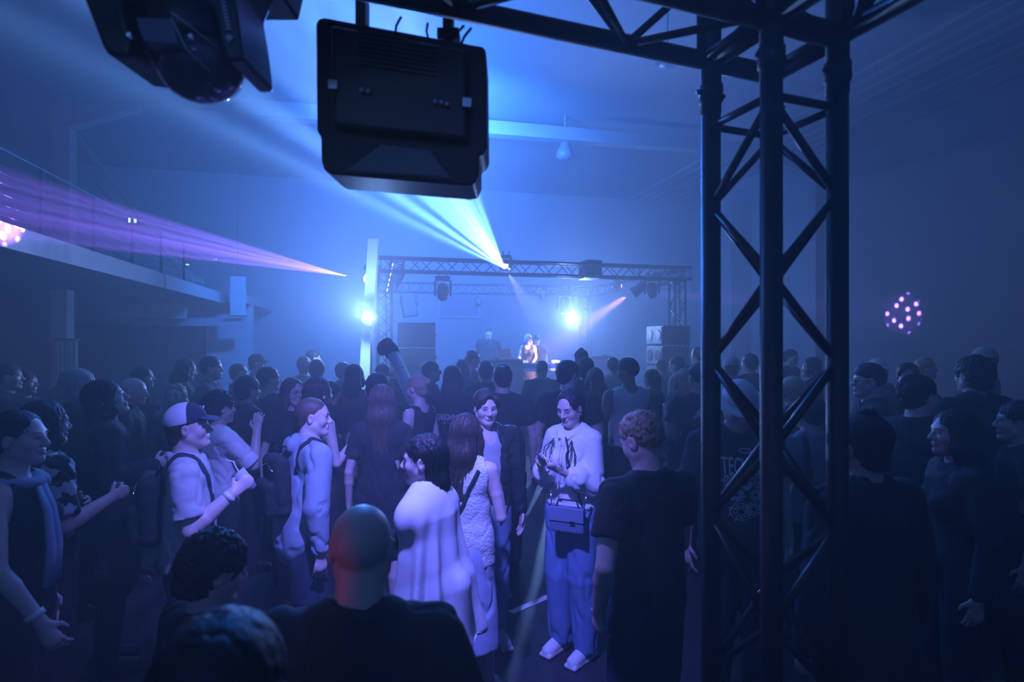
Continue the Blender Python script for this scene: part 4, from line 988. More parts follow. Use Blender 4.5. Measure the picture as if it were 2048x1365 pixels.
        if style in ('jacket', 'coat', 'hoodie', 'vest'):
            if style != 'hoodie' or True:
                C_.prism = None
                C_.cone(T(0, .125, 1.50), T(0, .15, 1.24), .080, .082, .008, sub=True); C_.cone(T(0, .15, 1.24), T(0, .165, 1.0), .082, .088, .008, sub=True)
                if style != 'hoodie': C_.cone(T(0, .165, 1.0), T(0, .17, .80), .088, .095, .008, sub=True)
        if style in ('tee', 'long'):
            rk = (.064 if fem else .072) * (1 + (g - 1) * .4)
            C_.cone(nb + RN @ A3(0, -.006, -.085), nb + RN @ A3(0, -.006, -.050), rk + .012, rk + .006, .02)
            C_.chain([nb + RN @ A3(rk * math.sin(a), .010 + rk * 1.02 * math.cos(a), -.010 - .016 * math.cos(a)) for a in np.linspace(0, 6.2832, 13)], [.019] * 13, .016)
            C_.cone(nb + RN @ A3(0, .018, .035), nb + RN @ A3(0, .024, .14), rk - .008, rk - .006, .004, sub=True)
        if style in ('jacket', 'coat'):
            for sd in (1, -1):
                C_.chain([T(sd * .005, -.085, 1.475), T(sd * .065, -.045, 1.485), T(sd * .088, .035, 1.455), T(sd * .108, .088, 1.37), T(sd * .090, .100, 1.18)], [.020, .019, .020, .028, .012], .006, .5, fwd)
        if style == 'hoodie':
            C_.chain([T(-.085, .02, 1.455), T(-.075, -.055, 1.475), T(0, -.105, 1.45), T(.075, -.055, 1.475), T(.085, .02, 1.455)], [.026, .036, .046, .036, .026], .02)
        if style == 'blouse' or style == 'long' and fem is None:
            for sd in (1, -1): C_.chain([T(0, -.070, 1.492), T(sd * .066, -.04, 1.497), T(sd * .080, .030, 1.472), T(sd * .035, .100, 1.425)], [.018, .020, .021, .018], .004, .7, upv)
        if style not in ('coat', 'dress'): C_.box(T(0, 0, hemz - .15), A3(.5, .5, .15), RL, .004, .006, sub=True) if min(J[1][2][2], J[-1][2][2]) > hemz + .1 or sl < 1 else None
        V, Q = solid(C_, hcl); V = wrinkle(V, Q, {'tank': .0032, 'top': .002}.get(style, .0066 if near else .006) * (1.3 if style in ('blouse', 'hoodie', 'jacket', 'coat') else 1), 26, seed, (1, 1, .75))
        nm = {'tee': 't_shirt', 'long': 'shirt', 'jacket': 'jacket', 'coat': 'coat', 'tank': 'tank_top', 'top': 'strap_top', 'blouse': 'blouse', 'hoodie': 'hooded_jacket', 'dress': 'dress', 'vest': 'vest'}[style]
        shirt = mk(nm, V, Q, ctop, t)
        if style in ('jacket', 'coat', 'vest', 'hoodie') and lev < 2:
            U_ = Form(); torso(U_, .012, 1); U_.cone(T(0, 0, 1.02), T(0, 0, .95), tor[1][1] + .016, tor[0][1] + .014, .03, .70, fwd)
            U_.cone(nb + RN @ A3(0, .012, -.018), nb + RN @ A3(0, .03, .16), .064, .066, .008, sub=True); U_.ell(T(0, .10, 1.47), A3(.045, .07, .085), None, .01, sub=True)
            U, QU = solid(U_, hcl); mk('undershirt', U, QU, cloth(WH if bk2 is None else bk2), t)
        shirt_bvh = bvh(V, Q) if near or lev == 1 else None
    else: shirt_bvh = None
    # --- bottom
    cb = cloth(bc, bk); Pn = Form()
    if bottom in ('pants', 'wide', 'shorts', 'leggings'):
        ad = {'pants': .018, 'wide': .034, 'shorts': .030, 'leggings': .007}[bottom]
        wb = .012 if top.startswith('tuck') else -.004; Pn.cone(T(0, 0, 1.01), A3(0, 0, .90), tor[1][1] + wb, tor[0][1] + .008, .02, .71, (0, 1, 0))
        for sd in (1, -1):
            hip, kn, an = LEG[sd]
            if bottom == 'shorts': m_ = hip + (kn - hip) * .86; Pn.cone(hip, m_, .086 * g + ad * .7, .070 * g + ad, .04)
            else:
                Pn.cone(hip, kn, .088 * g + ad * .6, .060 * g + ad, .04); Pn.cone(kn, an + A3(0, -.01, .0), .060 * g + ad, .040 * g + ad * (1.25 if bottom == 'wide' else .95), .008)
                Pn.box(an + A3(0, 0, -.13), A3(.12, .12, .10), None, .01, .006, sub=True)
    elif bottom in ('skirt', 'culottes'):
        Pn.cone(T(0, 0, 1.01), A3(0, 0, .90), tor[1][1] + (.014 if top.startswith('tuck') else -.004), tor[0][1] + .012, .02, .74, (0, 1, 0)); zb = .62 if bottom == 'skirt' else .38
        Pn.cone(A3(0, 0, .92), A3(0, 0, zb), tor[0][1] + .010, tor[0][1] + (.05 if bottom == 'skirt' else .055), .03, .80, (0, 1, 0)); Pn.box(A3(0, 0, zb - .3), A3(.5, .5, .30), None, .004, .005, sub=True)
    if Pn.p:
        V, Q = solid(Pn, hcl * 1.1); V = wrinkle(V, Q, (.009 if near else .006) if bottom != 'leggings' else .002, 22, seed + 1, (1, 1, .6))
        mk({'pants': 'trousers', 'wide': 'wide_trousers', 'shorts': 'shorts', 'leggings': 'leggings', 'skirt': 'skirt', 'culottes': 'skirt'}[bottom], V, Q, cb, t)
    for sd in (1, -1):
        an = LEG[sd][2]; Sf = Form(); g0 = A3(an[0], an[1], 0)
        Sf.cone(g0 + A3(0, -.045, .045), g0 + A3(0, .125, .035), .040, .042, .02, .85, (0, 0, 1)); Sf.cone(g0 + A3(0, -.03, .06), g0 + A3(0, -.02, .115), .044, .046, .02); Sf.cone(g0 + A3(0, 0, .08), g0 + A3(0, .09, .045), .036, .036, .02)
        Sf.box(g0 + A3(0, .035, .014), A3(.046, .135, .014), None, .012, .006); Sf.box(g0 + A3(0, .03, -.1), A3(.2, .3, .1), None, 0, .001, sub=True)
        Sf.cone(g0 + A3(0, -.02, .11), g0 + A3(0, -.02, .2), .036, .05, .006, sub=True)
        V, Q = solid(Sf, (.0075, .012, .016)[lev]); so = mk('shoe', V, Q, cloth(shoes, 'leather' if shoes == K else 'cotton'), t)
        if near and shoes != K:
            b = MB()
            for i in range(4):
                yy = .03 + i * .022; b.path([g0 + A3(-.026, yy, .098 - i * .012), g0 + A3(0, yy, .108 - i * .0125), g0 + A3(.026, yy, .098 - i * .012)], .0032, 6)
            b.build('laces', M_WHITE, so, True)
    CREW.append(t)
    return dict(t=t, T=T, Hd=Hd, J=J, HP=HP, shirt=shirt, bvh=shirt_bvh, RL=RL, RH=RH, s=s, body=body, LEG=LEG, RN=RN, nb=nb, Rw=Rw, loc=loc, fwd=fwd, tor=tor)

def to_world(P, p): return P['loc'] + P['Rw'] @ (Vector(p) * P['s'])
def strap(P, pts, name, m, w=.018, th=.004, n=28, off=.004):
    """a band lying on the shirt through the given torso points"""
    T = P['T']; pts = [T(*p) for p in pts]; seg = []
    for i in range(len(pts) - 1):
        for k in range(n // (len(pts) - 1)): seg.append(pts[i] + (pts[i + 1] - pts[i]) * k / (n // (len(pts) - 1)))
    seg.append(pts[-1]); out = []
    ctr = P['T'](0, 0, 1.25)
    c_ = []
    for q in seg:
        r = P['bvh'].find_nearest(Vector(q)); c_.append((A3(*r[0]), A3(*r[1])))
    vs = []; fs = []
    for i, (p, nn) in enumerate(c_):
        tt = _n(c_[min(i + 1, len(c_) - 1)][0] - c_[max(i - 1, 0)][0]); sd = _n(np.cross(tt, nn)) * w
        vs += [p + nn * off - sd, p + nn * off + sd, p + nn * (off + th) + sd, p + nn * (off + th) - sd]
    for i in range(len(c_) - 1):
        a = i * 4
        for j in range(4): fs.append((a + j, a + (j + 1) % 4, a + 4 + (j + 1) % 4, a + 4 + j))
    fs += [(3, 2, 1, 0), tuple(len(vs) - 4 + j for j in range(4))]
    b = MB(); b.add(vs, fs); return b.build(name, m, P['t'], True)
def lettering(P, text, size, pos, face, m, name='print', squash=1.0, lines=None):
    """letters laid on the cloth; pos in torso coordinates, face = +1 front, -1 back"""
    cu = bpy.data.curves.new('txt', 'FONT'); cu.body = text; cu.size = size; cu.align_x = 'CENTER'; cu.offset = size * .012
    o = bpy.data.objects.new('txt', cu); COL.objects.link(o); dg = bpy.context.evaluated_depsgraph_get(); dg.update()
    me = bpy.data.meshes.new_from_object(o.evaluated_get(dg)); bpy.data.objects.remove(o); bpy.data.curves.remove(cu)
    vs = [v.co.copy() for v in me.vertices]; fs = [tuple(p.vertices) for p in me.polygons]; bpy.data.meshes.remove(me)
    return decal(P, vs, fs, pos, face, m, name, squash)
def decal(P, vs, fs, pos, face, m, name, squash=1.0, off=.003):
    out = []
    for v in vs:
        o_ = P['T'](pos[0] - face * v[0], face * .5, pos[1] + v[1] * squash); dr = P['RL'] @ A3(0, -face, 0)
        r = P['bvh'].ray_cast(Vector(o_), Vector(dr), 1.0); q = A3(*r[0]) if r[0] is not None else P['T'](pos[0] - face * v[0], face * .12, pos[1] + v[1])
        out.append(q - dr * off)
    b = MB(); b.add(out, fs); return b.build(name, m, P['shirt'])
def stroke(pts, w=.003):
    vs = []; fs = []
    for i in range(len(pts) - 1):
        a, c = A3(*(tuple(pts[i]) + (0,))[:3]), A3(*(tuple(pts[i + 1]) + (0,))[:3]); d = _n(c - a); n_ = A3(-d[1], d[0], 0) * w; b = len(vs); vs += [a - n_, c - n_, c + n_, a + n_]; fs.append((b, b + 1, b + 2, b + 3))
    return vs, fs
def held(P, sd, name, label, cat, fn):
    J = P['J'][sd]; wr, hd, pn = J[2], J[3], _n(J[4] - J[3] * (J[4] @ J[3])); c = wr + hd * .085 + pn * .030; th = _n(np.cross(hd, pn)) * sd
    t = thing(name, label, cat, to_world(P, c)); f = lambda a, b_, c_: to_world(P, c + hd * a + pn * b_ + th * c_)
    fn(t, f, P); return t
def cup(t, f, P):
    # clear plastic cup gripped across the palm: axis along the thumb direction
    ax = (f(0, 0, 1) - f(0, 0, 0)).normalized(); b = MB(); b.lathe([(.026, -.05), (.036, .06), (.038, .062), (.034, .058), (.024, -.045)], f(0, 0, 0), ax, 18); b.build('cup_body', mat('cloudy_plastic', (.5, .5, .52), .15), t, True, world=True)
def phone(t, f, P):
    a = f(.05, .0, -.0); ex = (f(1, 0, 0) - f(0, 0, 0)).normalized(); ey = (f(0, 0, 1) - f(0, 0, 0)).normalized(); ez = ex.cross(ey)
    R = Matrix((ex, ey, ez)).transposed(); b = MB(); b.box(f(.03, -.004, .0), (.145, .072, .008), R); b.build('case', M_BLACKP, t, world=True, bevel=.003)
    b = MB(); b.box(f(.03, -.004, .0) + ez * -.0045, (.135, .065, .001), R); b.build('screen', mat('dim_screen', (.02, .02, .03), .1, emit=(.2, .3, .9), estr=.15), t, world=True)
# ------------------------------------------------------------------ the front group
M1 = person(972, 779, 3.75, 203, 'man in a black leather jacket with parted hair, glancing right, pale shirt beneath', hair='curtain', hc='brown', top='jacket', tc=K, tk='leather', bottom='pants', bc=DN, bk='denim', sk='fair', face='r', hy=-4, hp=6, arms=('down', 'pocket'), shoes=LG, bk2=LG)
M2 = person(934, 826, 3.12, -12, 'woman seen from behind in a pale crocheted top with dark wavy shoulder length hair', hair='long', hc='brown', hlen=.35, top='tank', tc=(.72, .70, .72), tk='knit', bottom='culottes', bc=(.42, .47, .62), sk='fair', sex='f', arms=('cross', 'bent'), hy=-14, hem=.86, shoes=LG, stance=.10)
M3 = person(847, 868, 2.42, 68, 'person in a loose pale poncho with short dark hair in profile, facing left', hair='mullet', hc='black', top='top', tc=K, bottom='pants', bc=K, sk='fair', sex='f', arms=(((-.02, -.03, -.285), (-.06, .04, -.235), (0, .0, -1), (-1, 0, 0), .4),) * 2, hy=18, hp=2, face=True, shoes=K)
M4 = person(1140, 779, 3.62, 138, 'woman in a white puffed blouse and blue trousers looking down at her phone', hair='tail', hc='black', hlen=.36, top='tuckblouse', tc=(.80, .78, .80), bottom='wide', bc=(.16, .26, .46), bk='denim', sk='fair', sex='f', face='down', hp=18, hy=4, arms=('phone', 'phone'), shoes=WH)
M5 = person(1285, 829, 2.42, 28, 'man with bleached curly hair and bare nape in a black t-shirt, back to the camera', hair='curlyfade', hc='blond', top='tee', tc=K, bottom='pants', bc=NV, bk='denim', sk='fair', hp=24, hy=10, arms=('pocket', 'phone'), girth=1.08, face=False)
M6 = person(724, 1009, 1.37, 4, 'bald man in a black t-shirt right in front of the camera, seen from behind', hair='bald', top='tee', tc=K, sk='fair', arms=('pocket', 'pocket'), hp=8, girth=1.12)
M7 = person(430, 1068, 1.62, -38, 'person with dark tousled hair low in the foreground at left, face turned away', hair='curly', hc='black', top='long', tc=K, sk='fair', hp=14, hy=-10, face=True)
M9 = person(378, 806, 2.90, -62, 'man in a cap and grey t-shirt with shoulder straps, looking up right', hair='cap', hc='brown', bk2=NV, top='tee', tc=(.55, .54, .55), sk='fair', face=True, hy=-8, hp=-6, arms=('down', 'drink'), girth=1.12, shoes=K, sleeve=.78)
M10 = person(627, 796, 3.35, -48, 'man with cropped hair in a faded hooded jacket and shorts, facing right', hair='buzz', hc='midbrown', top='hoodie', tc=(.30, .36, .42), tk='denim', bottom='shorts', bc=NV, sk='fair', face=True, arms=('down', 'down'), lean=7, hy=-30, bk2=K, girth=1.08, shoes=K)
M11 = person(40, 818, 2.35, -70, 'woman at the far left edge in profile with a knotted scarf and white wristband', hair='bun', hc='black', top='tank', tc=K, sk='fair', sex='f', face=True, arms=('down', 'out'), shoes=K, hy=-8)
M12 = person(92, 800, 2.85, -30, 'person in a black shirt with white floral print, behind the woman with the scarf', hair='long', hc='black', top='tee', tc=K, sk='mid', arms=('cross', 'bent'), hlen=.22, girth=1.1, sleeve=.8)
person(445, 1218, .74, 8, 'dark out of focus figure right in front of the camera at the bottom left', hair='short', hc='black', top='tee', tc=K, sk='mid')
# ------------------------------------------------------------------ the left side of the crowd
person(17, 725, 5.1, -60, 'dark haired figure at the far left edge near the radiator, turned right', hair='short', hc='black', top='long', tc=K, sk='mid')
person(52, 741, 5.6, -80, 'dim figure with a faintly lit cheek at the far left, facing right', hair='short', hc='black', top='tee', tc=K, sk='mid', face=False)
person(157, 739, 4.15, -35, 'long white haired man in a dark suit and tie, head bowed right', hair='long', hc='grey', hlen=.20, top='jacket', tc=K, bk2=LG, sk='fair', hp=16, hy=-28, arms=('pocket', 'cross'), face=True)
person(214, 758, 3.5, -52, 'person in a long black coat with chin raised, next to the white haired man', hair='bob', hc='black', top='coat', tc=K, bk2=GY, sk='fair', hp=-16, hy=-8, arms=('back', 'bent'), face=True, slean=-4)
person(268, 756, 4.75, -72, 'bald man facing right behind the person in the black coat', hair='bald', top='jacket', tc=K, bk2=K, sk='fair', face=True, hp=6)
person(287, 732, 5.9, -70, 'dark long haired silhouette near the column under the balcony', hair='long', hc='black', top='long', tc=K, sex='f')
person(352, 767, 5.2, -168, 'woman with long curly hair facing the camera above the man in the cap', hair='longcurly', hc='blond', hlen=.36, top='long', tc=GY, sex='f', sk='fair', face=True)
person(373, 718, 6.4, -60, 'person with long dark hair and a glittering visor edge, left of the bearded man', hair='long', hc='black', top='long', tc=K, sex='f', hp=12)
person(424, 712, 6.1, -80, 'tall bearded man in profile facing right under the balcony end', hair='short', hc='black', top='tee', tc=NV, sk='mid', face=True)
person(479, 727, 6.7, -60, 'cropped haired man right of the bearded man, turned to the stage', hair='buzz', hc='midbrown', top='tee', tc=K)
person(515, 708, 7.6, -78, 'tall man in a baseball cap in profile, facing right', hair='cap', hc='black', bk2=K, top='tee', tc=K)
person(497, 753, 4.95, -40, 'woman with shiny curled dark hair left of the man in the tank top', hair='curly', hc='black', top='long', tc=K, sex='f')
person(539, 733, 5.55, -25, 'broad man in a black tank top with bare shoulders, head turned right', hair='short', hc='black', top='tank', tc=K, sk='mid', hy=-25, girth=1.18, arms=('down', 'bent'))
person(440, 782, 3.95, -40, 'person in a white t-shirt with an arm bent up, behind the man in the cap', hair='curly', hc='black', top='tee', tc=WH, sk='mid', arms=('down', 'face'), sleeve=.9)
person(586, 756, 4.6, -140, 'smiling woman in round glasses left of the curly haired woman', hair='long', hc='midbrown', top='tee', tc=K, sex='f', sk='fair', face='r', glasses='clear', hy=20)
person(638, 754, 4.1, -40, 'woman with thick curly hair holding a phone up, behind the cropped haired man', hair='longcurly', hc='brown', hlen=.24, top='top', tc=K, sex='f', sk='fair', arms=('down', 'drink'))
person(608, 714, 7.9, 20, 'hazy person with fluffy hair left of the small distant head', hair='curly', hc='midbrown', top='tee', tc=LG)
person(627, 700, 9.2, -60, 'small distant man standing tallest left of the leaning post', hair='short', hc='black', top='tee', tc=K, sk='fair')
person(634, 719, 6.6, 15, 'short haired man facing the stage, in front of the small distant man', hair='short', hc='black', top='tee', tc=K)
person(688, 724, 7.3, -40, 'man with slicked hair left of the person in the dark red top', hair='short', hc='black', top='tee', tc=K)
person(709, 728, 5.7, 0, 'person with straight cropped hair in a dark red sleeveless top, facing the stage', hair='bob', hc='black', top='dress', tc=RD, sex='f', sk='mid')
person(664, 762, 5.4, -20, 'person with dark hair peeking out behind the curly haired woman', hair='short', hc='black', top='tee', tc=K)
person(764, 768, 3.95, 4, 'woman seen from behind with long straight blond streaked hair and black t-shirt dress', hair='long', hc='midbrown', hlen=.36, top='tee', tc=K, hem=.66, bottom='shorts', bc=K, sex='f', sk='fair', arms=('down', 'down'))
person(766, 727, 7.1, -20, 'person in a dark brimmed hat below the slanted ghost pole', hair='hat', hc='black', bk2=K, top='long', tc=K)
person(792, 739, 6.5, 10, 'person in a pale lavender cap with its brim turned back, beside the slanted ghost pole', hair='cap', hc='black', bk2=LG, top='tee', tc=GY, hy=150)
person(757, 748, 5.1, 10, 'curly dark haired man in front of the person in the brimmed hat', hair='curly', hc='black', top='tee', tc=K, hy=-40)
P25 = person(834, 749, 4.75, 62, 'bare backed woman with pinned up fair hair holding a cup, facing left', hair='bun', hc='blond', top='top', tc=K, sex='f', sk='fair', face=True, arms=('bent', 'down'), hp=8)
person(864, 722, 6.7, -75, 'man in dark glasses in front of the left speaker stack, facing right', hair='short', hc='black', top='long', tc=K, glasses='dark')
P27 = person(905, 731, 5.55, -5, 'long haired person in a black shirt with a lettered box printed on the back', hair='long', hc='brown', hlen=.20, top='tee', tc=K)
person(924, 719, 7.45, -10, 'person with long dark hair just left of the capped man by the monitor speaker', hair='long', hc='brown', hlen=.40, top='long', tc=K, sex='f')
person(946, 701, 8.3, -75, 'tall man in profile facing right beside the monitor speaker', hair='short', hc='black', top='tee', tc=K)
person(972, 721, 6.5, -10, 'man with tidy short fair hair and black t-shirt before the monitor speaker', hair='short', hc='midbrown', top='tee', tc=K)
person(1005, 728, 5.05, 6, 'man with a thinning crown and a bare neck in a black t-shirt', hair='spot', hc='black', top='tee', tc=K, sk='fair', girth=1.15)
person(1084, 722, 8.0, 0, 'short haired man in a dark t-shirt directly in front of the DJ table', hair='fade', hc='black', top='tee', tc=K, girth=1.1)
person(1138, 720, 4.95, -28, 'man with bowl cut hair and glasses in a black t-shirt, head turned right', hair='short', hc='black', top='tee', tc=K, sk='fair', hy=-28, glasses='clear', girth=1.2, arms=('down', 'bent'))
person(1163, 699, 7.7, -10, 'tall person in a peaked beanie behind the man with glasses', hair='beanie', hc='black', bk2=K, top='long', tc=K)
person(1172, 716, 6.6, -25, 'dark haired person half hidden right of the peaked beanie', hair='curly', hc='black', top='long', tc=K)
person(1189, 735, 6.0, 20, 'fair haired person leaning toward the man with glasses', hair='bob', hc='midbrown', top='tee', tc=NV, sex='f')
person(1226, 715, 8.2, 0, 'man in a light t-shirt left of the man in the white vest', hair='short', hc='black', top='tee', tc=LG)
P38 = person(1255, 717, 5.4, 14, 'athletic man in a white sleeveless shirt, face turned left', hair='fade', hc='black', top='tank', tc=WH, sk='tan', hy=46, hp=6, girth=1.12, hem=.94, face=False, bottom='pants', bc=K)
person(1302, 738, 6.6, 30, 'woman with tied back fair streaked hair right of the man in white', hair='tail', hc='midbrown', top='tank', tc=K, sex='f')
person(1321, 719, 9.3, 30, 'hazy distant head right of the wedge speakers', hair='short', hc='midbrown', top='tee', tc=GY)
person(1352, 713, 8.2, 60, 'man in profile facing left in front of the right stage truss leg', hair='short', hc='midbrown', top='tee', tc=GY)
person(1367, 737, 6.0, 10, 'fair haired woman in a sheer top left of the man with the printed back', hair='bob', hc='blond', top='long', tc=GY, sex='f', sk='fair')
person(1395, 694, 8.8, 20, 'tall man right of the stage with cropped hair, just left of the near truss', hair='buzz', hc='black', top='tee', tc=K)
P44 = person(1397, 727, 5.0, 8, 'man in a black t-shirt with a pale winged print high on the back', hair='fade', hc='black', top='tee', tc=K, arms=('drink', 'down'), girth=1.1)
# ------------------------------------------------------------------ behind and right of the near truss
R1 = person(1478, 762, 3.1, 180, 'person in a wide pale brimmed hat and black t-shirt with gothic lettering, behind the truss', hair='hat', hc='brown', bk2=WH, top='tee', tc=K, sk='mid', hp=28, arms=('down', 'down'), girth=1.1)
person(1463, 712, 6.6, -20, 'person in a pale cap seen through the left truss gap', hair='cap', hc='black', bk2=LG, top='tee', tc=K)
person(1499, 707, 7.3, 20, 'dark head right of the pale cap, seen through the left truss gap', hair='short', hc='black', top='tee', tc=K)
person(1583, 698, 9.0, -140, 'small distant person facing the camera, seen through the right truss gap', hair='short', hc='black', top='tee', tc=K, sk='fair', face=False)
person(1622, 714, 6.8, 50, 'dark haired person turned left, seen through the right truss gap', hair='bob', hc='black', top='long', tc=K, sex='f')
person(1583, 752, 4.6, 10, 'person in a patterned pale shirt behind the truss', hair='short', hc='blond', top='long', tc=GY)
R6 = person(1617, 790, 3.7, 15, 'large person in a grey shirt with dark shoulder straps behind the right truss gap', hair='short', hc='black', top='tee', tc=(.24, .25, .30), girth=1.2, arms=('down', 'back'))
person(1737, 727, 4.2, 72, 'man in sunglasses with a white collar, facing left, right of the truss', hair='fade', hc='black', top='long', tc=K, sk='fair', glasses='dark', face=True, girth=1.1)
person(1757, 717, 6.4, -160, 'pale hatted person behind the man in sunglasses', hair='cap', hc='blond', bk2=WH, top='tee', tc=GY)
person(1816, 726, 5.3, 150, 'person with dark fringe looking left over the laughing man', hair='curtain', hc='black', top='long', tc=K, sk='mid')
person(1853, 715, 6.7, -120, 'pale faced distant person above the laughing man', hair='short', hc='blond', top='tee', tc=GY, sk='fair')
person(1838, 749, 3.4, -62, 'laughing man with dark tied hair in a black t-shirt, facing right', hair='short', hc='black', top='tee', tc=K, sk='fair', face=True, hy=-18, girth=1.15, arms=('bent', 'down'))
person(1945, 713, 4.0, 10, 'tall dark silhouette with thick hair at the right, back to the camera', hair='curly', hc='black', top='coat', tc=K, sk='mid', girth=1.15)
person(1966, 694, 6.0, 40, 'dim person in a pale cap beyond the tall dark silhouette', hair='cap', hc='black', bk2=LG, top='long', tc=GY)
person(1905, 818, 2.75, 78, 'woman with dark hair in profile at right, facing left', hair='long', hc='black', hlen=.26, top='long', tc=K, sex='f', sk='mid', face=True)
person(1722, 828, 2.2, 20, 'dark coated person close beside the right truss leg, back to the camera', hair='beanie', hc='black', bk2=K, top='coat', tc=K, girth=1.15)
person(2035, 800, 3.1, 60, 'figure cut by the right edge of the picture, holding a pale cup', hair='short', hc='black', top='tee', tc=K)
# ------------------------------------------------------------------ on the stage
DJ = person(1056, 669, 13.25, 172, 'DJ with long platinum hair and a black pinafore over a pale blouse at the decks', hair='long', hc='white', hlen=.24, top='dress', tc=K, sex='f', sk='fair', z0=.5, hp=22, hy=12, arms=(((.05, .10, -.26), (-.03, .25, -.06), (0, 1, -.2), (0, 0, -1), .4), ((.05, .10, -.26), (-.02, .26, .0), (0, 1, 0), (0, 0, -1), .5)), bottom='leggings', bc=K, bk2=WH)
person(1073, 668, 14.1, 175, 'person in a flat cap standing behind the DJ', hair='hat', hc='black', bk2=K, top='tee', tc=K, z0=.5)
person(977, 657, 13.9, 178, 'hazy broad technician in a dark t-shirt at the left of the stage', hair='short', hc='black', top='tee', tc=K, z0=.5, girth=1.3, arms=('back', 'back'))

# ------------------------------------------------------------------ things worn, printed and held
PRINT = mat('white_print', (.75, .75, .75), .7)
lettering(P27, 'DEIGHNAL', .052, (0, 1.235), -1, PRINT, squash=1.5)
for z in (1.215, 1.200): decal(P27, *stroke([(-.135, 0), (-.05, 0), (.05, 0), (.135, 0)], .0025), (0, z), -1, PRINT, 'print_line')
decal(P27, *stroke([(-.14, 0), (.14, 0)], .0015), (0, 1.305), -1, PRINT, 'print_line')
lettering(R1, 'TECHNO', .052, (.01, 1.265), 1, PRINT, squash=2.4)
def ring(cx, cy, rx, ry, w=.0025, n=18): return stroke([(cx + rx * math.cos(i * 2 * math.pi / n), cy + ry * math.sin(i * 2 * math.pi / n)) for i in range(n + 1)], w)
decal(R1, *ring(0, .115, .03, .011), (0, 1.27), 1, PRINT, 'print_halo')
rr = random.Random(3)
vs, fs = [], []
for cx, cy, r in ((-.07, -.06, .04), (.07, -.05, .05), (-.05, -.13, .035), (.0, -.08, .025), (-.03, -.215, .052), (.035, -.20, .04), (.05, -.13, .03)):
    for k in range(3):
        a, b_ = ring(cx, cy, r * (1 - .3 * k), r * (1 - .3 * k) * .85, .0022, 12); o_ = len(vs); vs += a; fs += [tuple(o_ + i for i in f) for f in b_]
    for k in range(9):
        an = k * .7 + cx * 9; a, b_ = stroke([(cx + r * .4 * math.cos(an), cy + r * .4 * math.sin(an)), (cx + r * 1.25 * math.cos(an + .3), cy + r * 1.1 * math.sin(an + .3))], .002); o_ = len(vs); vs += a; fs += [tuple(o_ + i for i in f) for f in b_]
decal(R1, vs, fs, (0, 1.29), 1, PRINT, 'print_flowers')
vs, fs = [], []
for sx in (-1, 1):
    for k in range(9):
        an = .2 + k * .14; a, b_ = stroke([(sx * .015, 0), (sx * (.05 + .01 * k) * math.cos(an), .07 * math.sin(an) + .01), (sx * (.10 - .002 * k) * math.cos(an), (.09) * math.sin(an) - .03)], .005); o_ = len(vs); vs += a; fs += [tuple(o_ + i for i in f) for f in b_]
for k in range(5):
    a, b_ = stroke([(0, -.02 * k), (.03, -.03 - .02 * k)], .005); o_ = len(vs); vs += a; fs += [tuple(o_ + i for i in f) for f in b_]
decal(P44, vs, fs, (0, 1.30), -1, PRINT, 'print_wings')
lettering(P38, 'R', .06, (.0, .955), -1, PRINT) if False else None
# crossbody strap and bag of the woman in the crocheted top
M_STRAP = cloth(K)
strap(M2, [(.10, -.10, 1.43), (.02, -.14, 1.25), (-.13, -.09, 1.0)], 'bag_strap', M_STRAP, .011)
b = MB(); c_ = to_world(M2, M2['T'](-.20, -.02, 1.10)); 
t = thing('shoulder_bag', 'dark slouchy bag hanging at the side of the woman in the crocheted top', 'bag', c_)
Fm = Form(); Fm.ell(A3(0, 0, -.05), A3(.07, .10, .15), None, .02); Fm.ell(A3(0, 0, -.14), A3(.075, .11, .07), None, .03); V, Q = solid(Fm, .008); mk('pouch', wrinkle(V, Q, .006, 40, 5), Q, cloth(K), t)
b = MB(); b.path([(0, -.05, .08), (0, -.02, .16), (0, .03, .17), (0, .06, .08)], .006, 8); b.build('handle', M_BLACK, t, True)
# poncho of the person facing left
def poncho(P):
    T = P['T']; Fm = Form(); nb = P['nb']
    Fm.chain([T(0, -.01, 1.47), T(0, -.02, 1.38)], [.075, .135], .03, .8, (0, 1, 0))
    Fm.cone(T(-.13, -.01, 1.39), T(.13, -.01, 1.39), .080, .080, .03)
    Fm.cone(T(0, -.02, 1.36), T(0, -.06, .98), .185, .235, .05, .62, (0, 1, 0)); Fm.cone(T(0, -.06, .98), T(0, -.12, .78), .235, .25, .03, .58, (0, 1, 0))
    Fm.cone(T(0, -.10, 1.05), T(0, -.22, .70), .14, .05, .03)
    Fm.box(T(0, .10, .55), A3(.5, .6, .20), RX(-.20), .004, .006, sub=True)
    Fm.cone(P['nb'] + A3(0, .01, -.02), P['nb'] + P['RN'] @ A3(0, .02, .16), .058, .058, .006, sub=True)
    V, Q = solid(Fm, .008); N = vnormals(V, Q); c = T(0, 0, 1.1); ang = np.arctan2(V[:, 0] - c[0], V[:, 1] - c[1]); amt = np.clip((1.42 - V[:, 2]) * .06, 0, .020)
    V = V + N * (np.sin(ang * 11 + 2.0 * np.sin(ang * 3) + V[:, 2] * 3) * amt)[:, None]
    return mk('poncho', wrinkle(V, Q, .002, 12, 4), Q, cloth((.74, .72, .78)), P['t'])
poncho(M3)
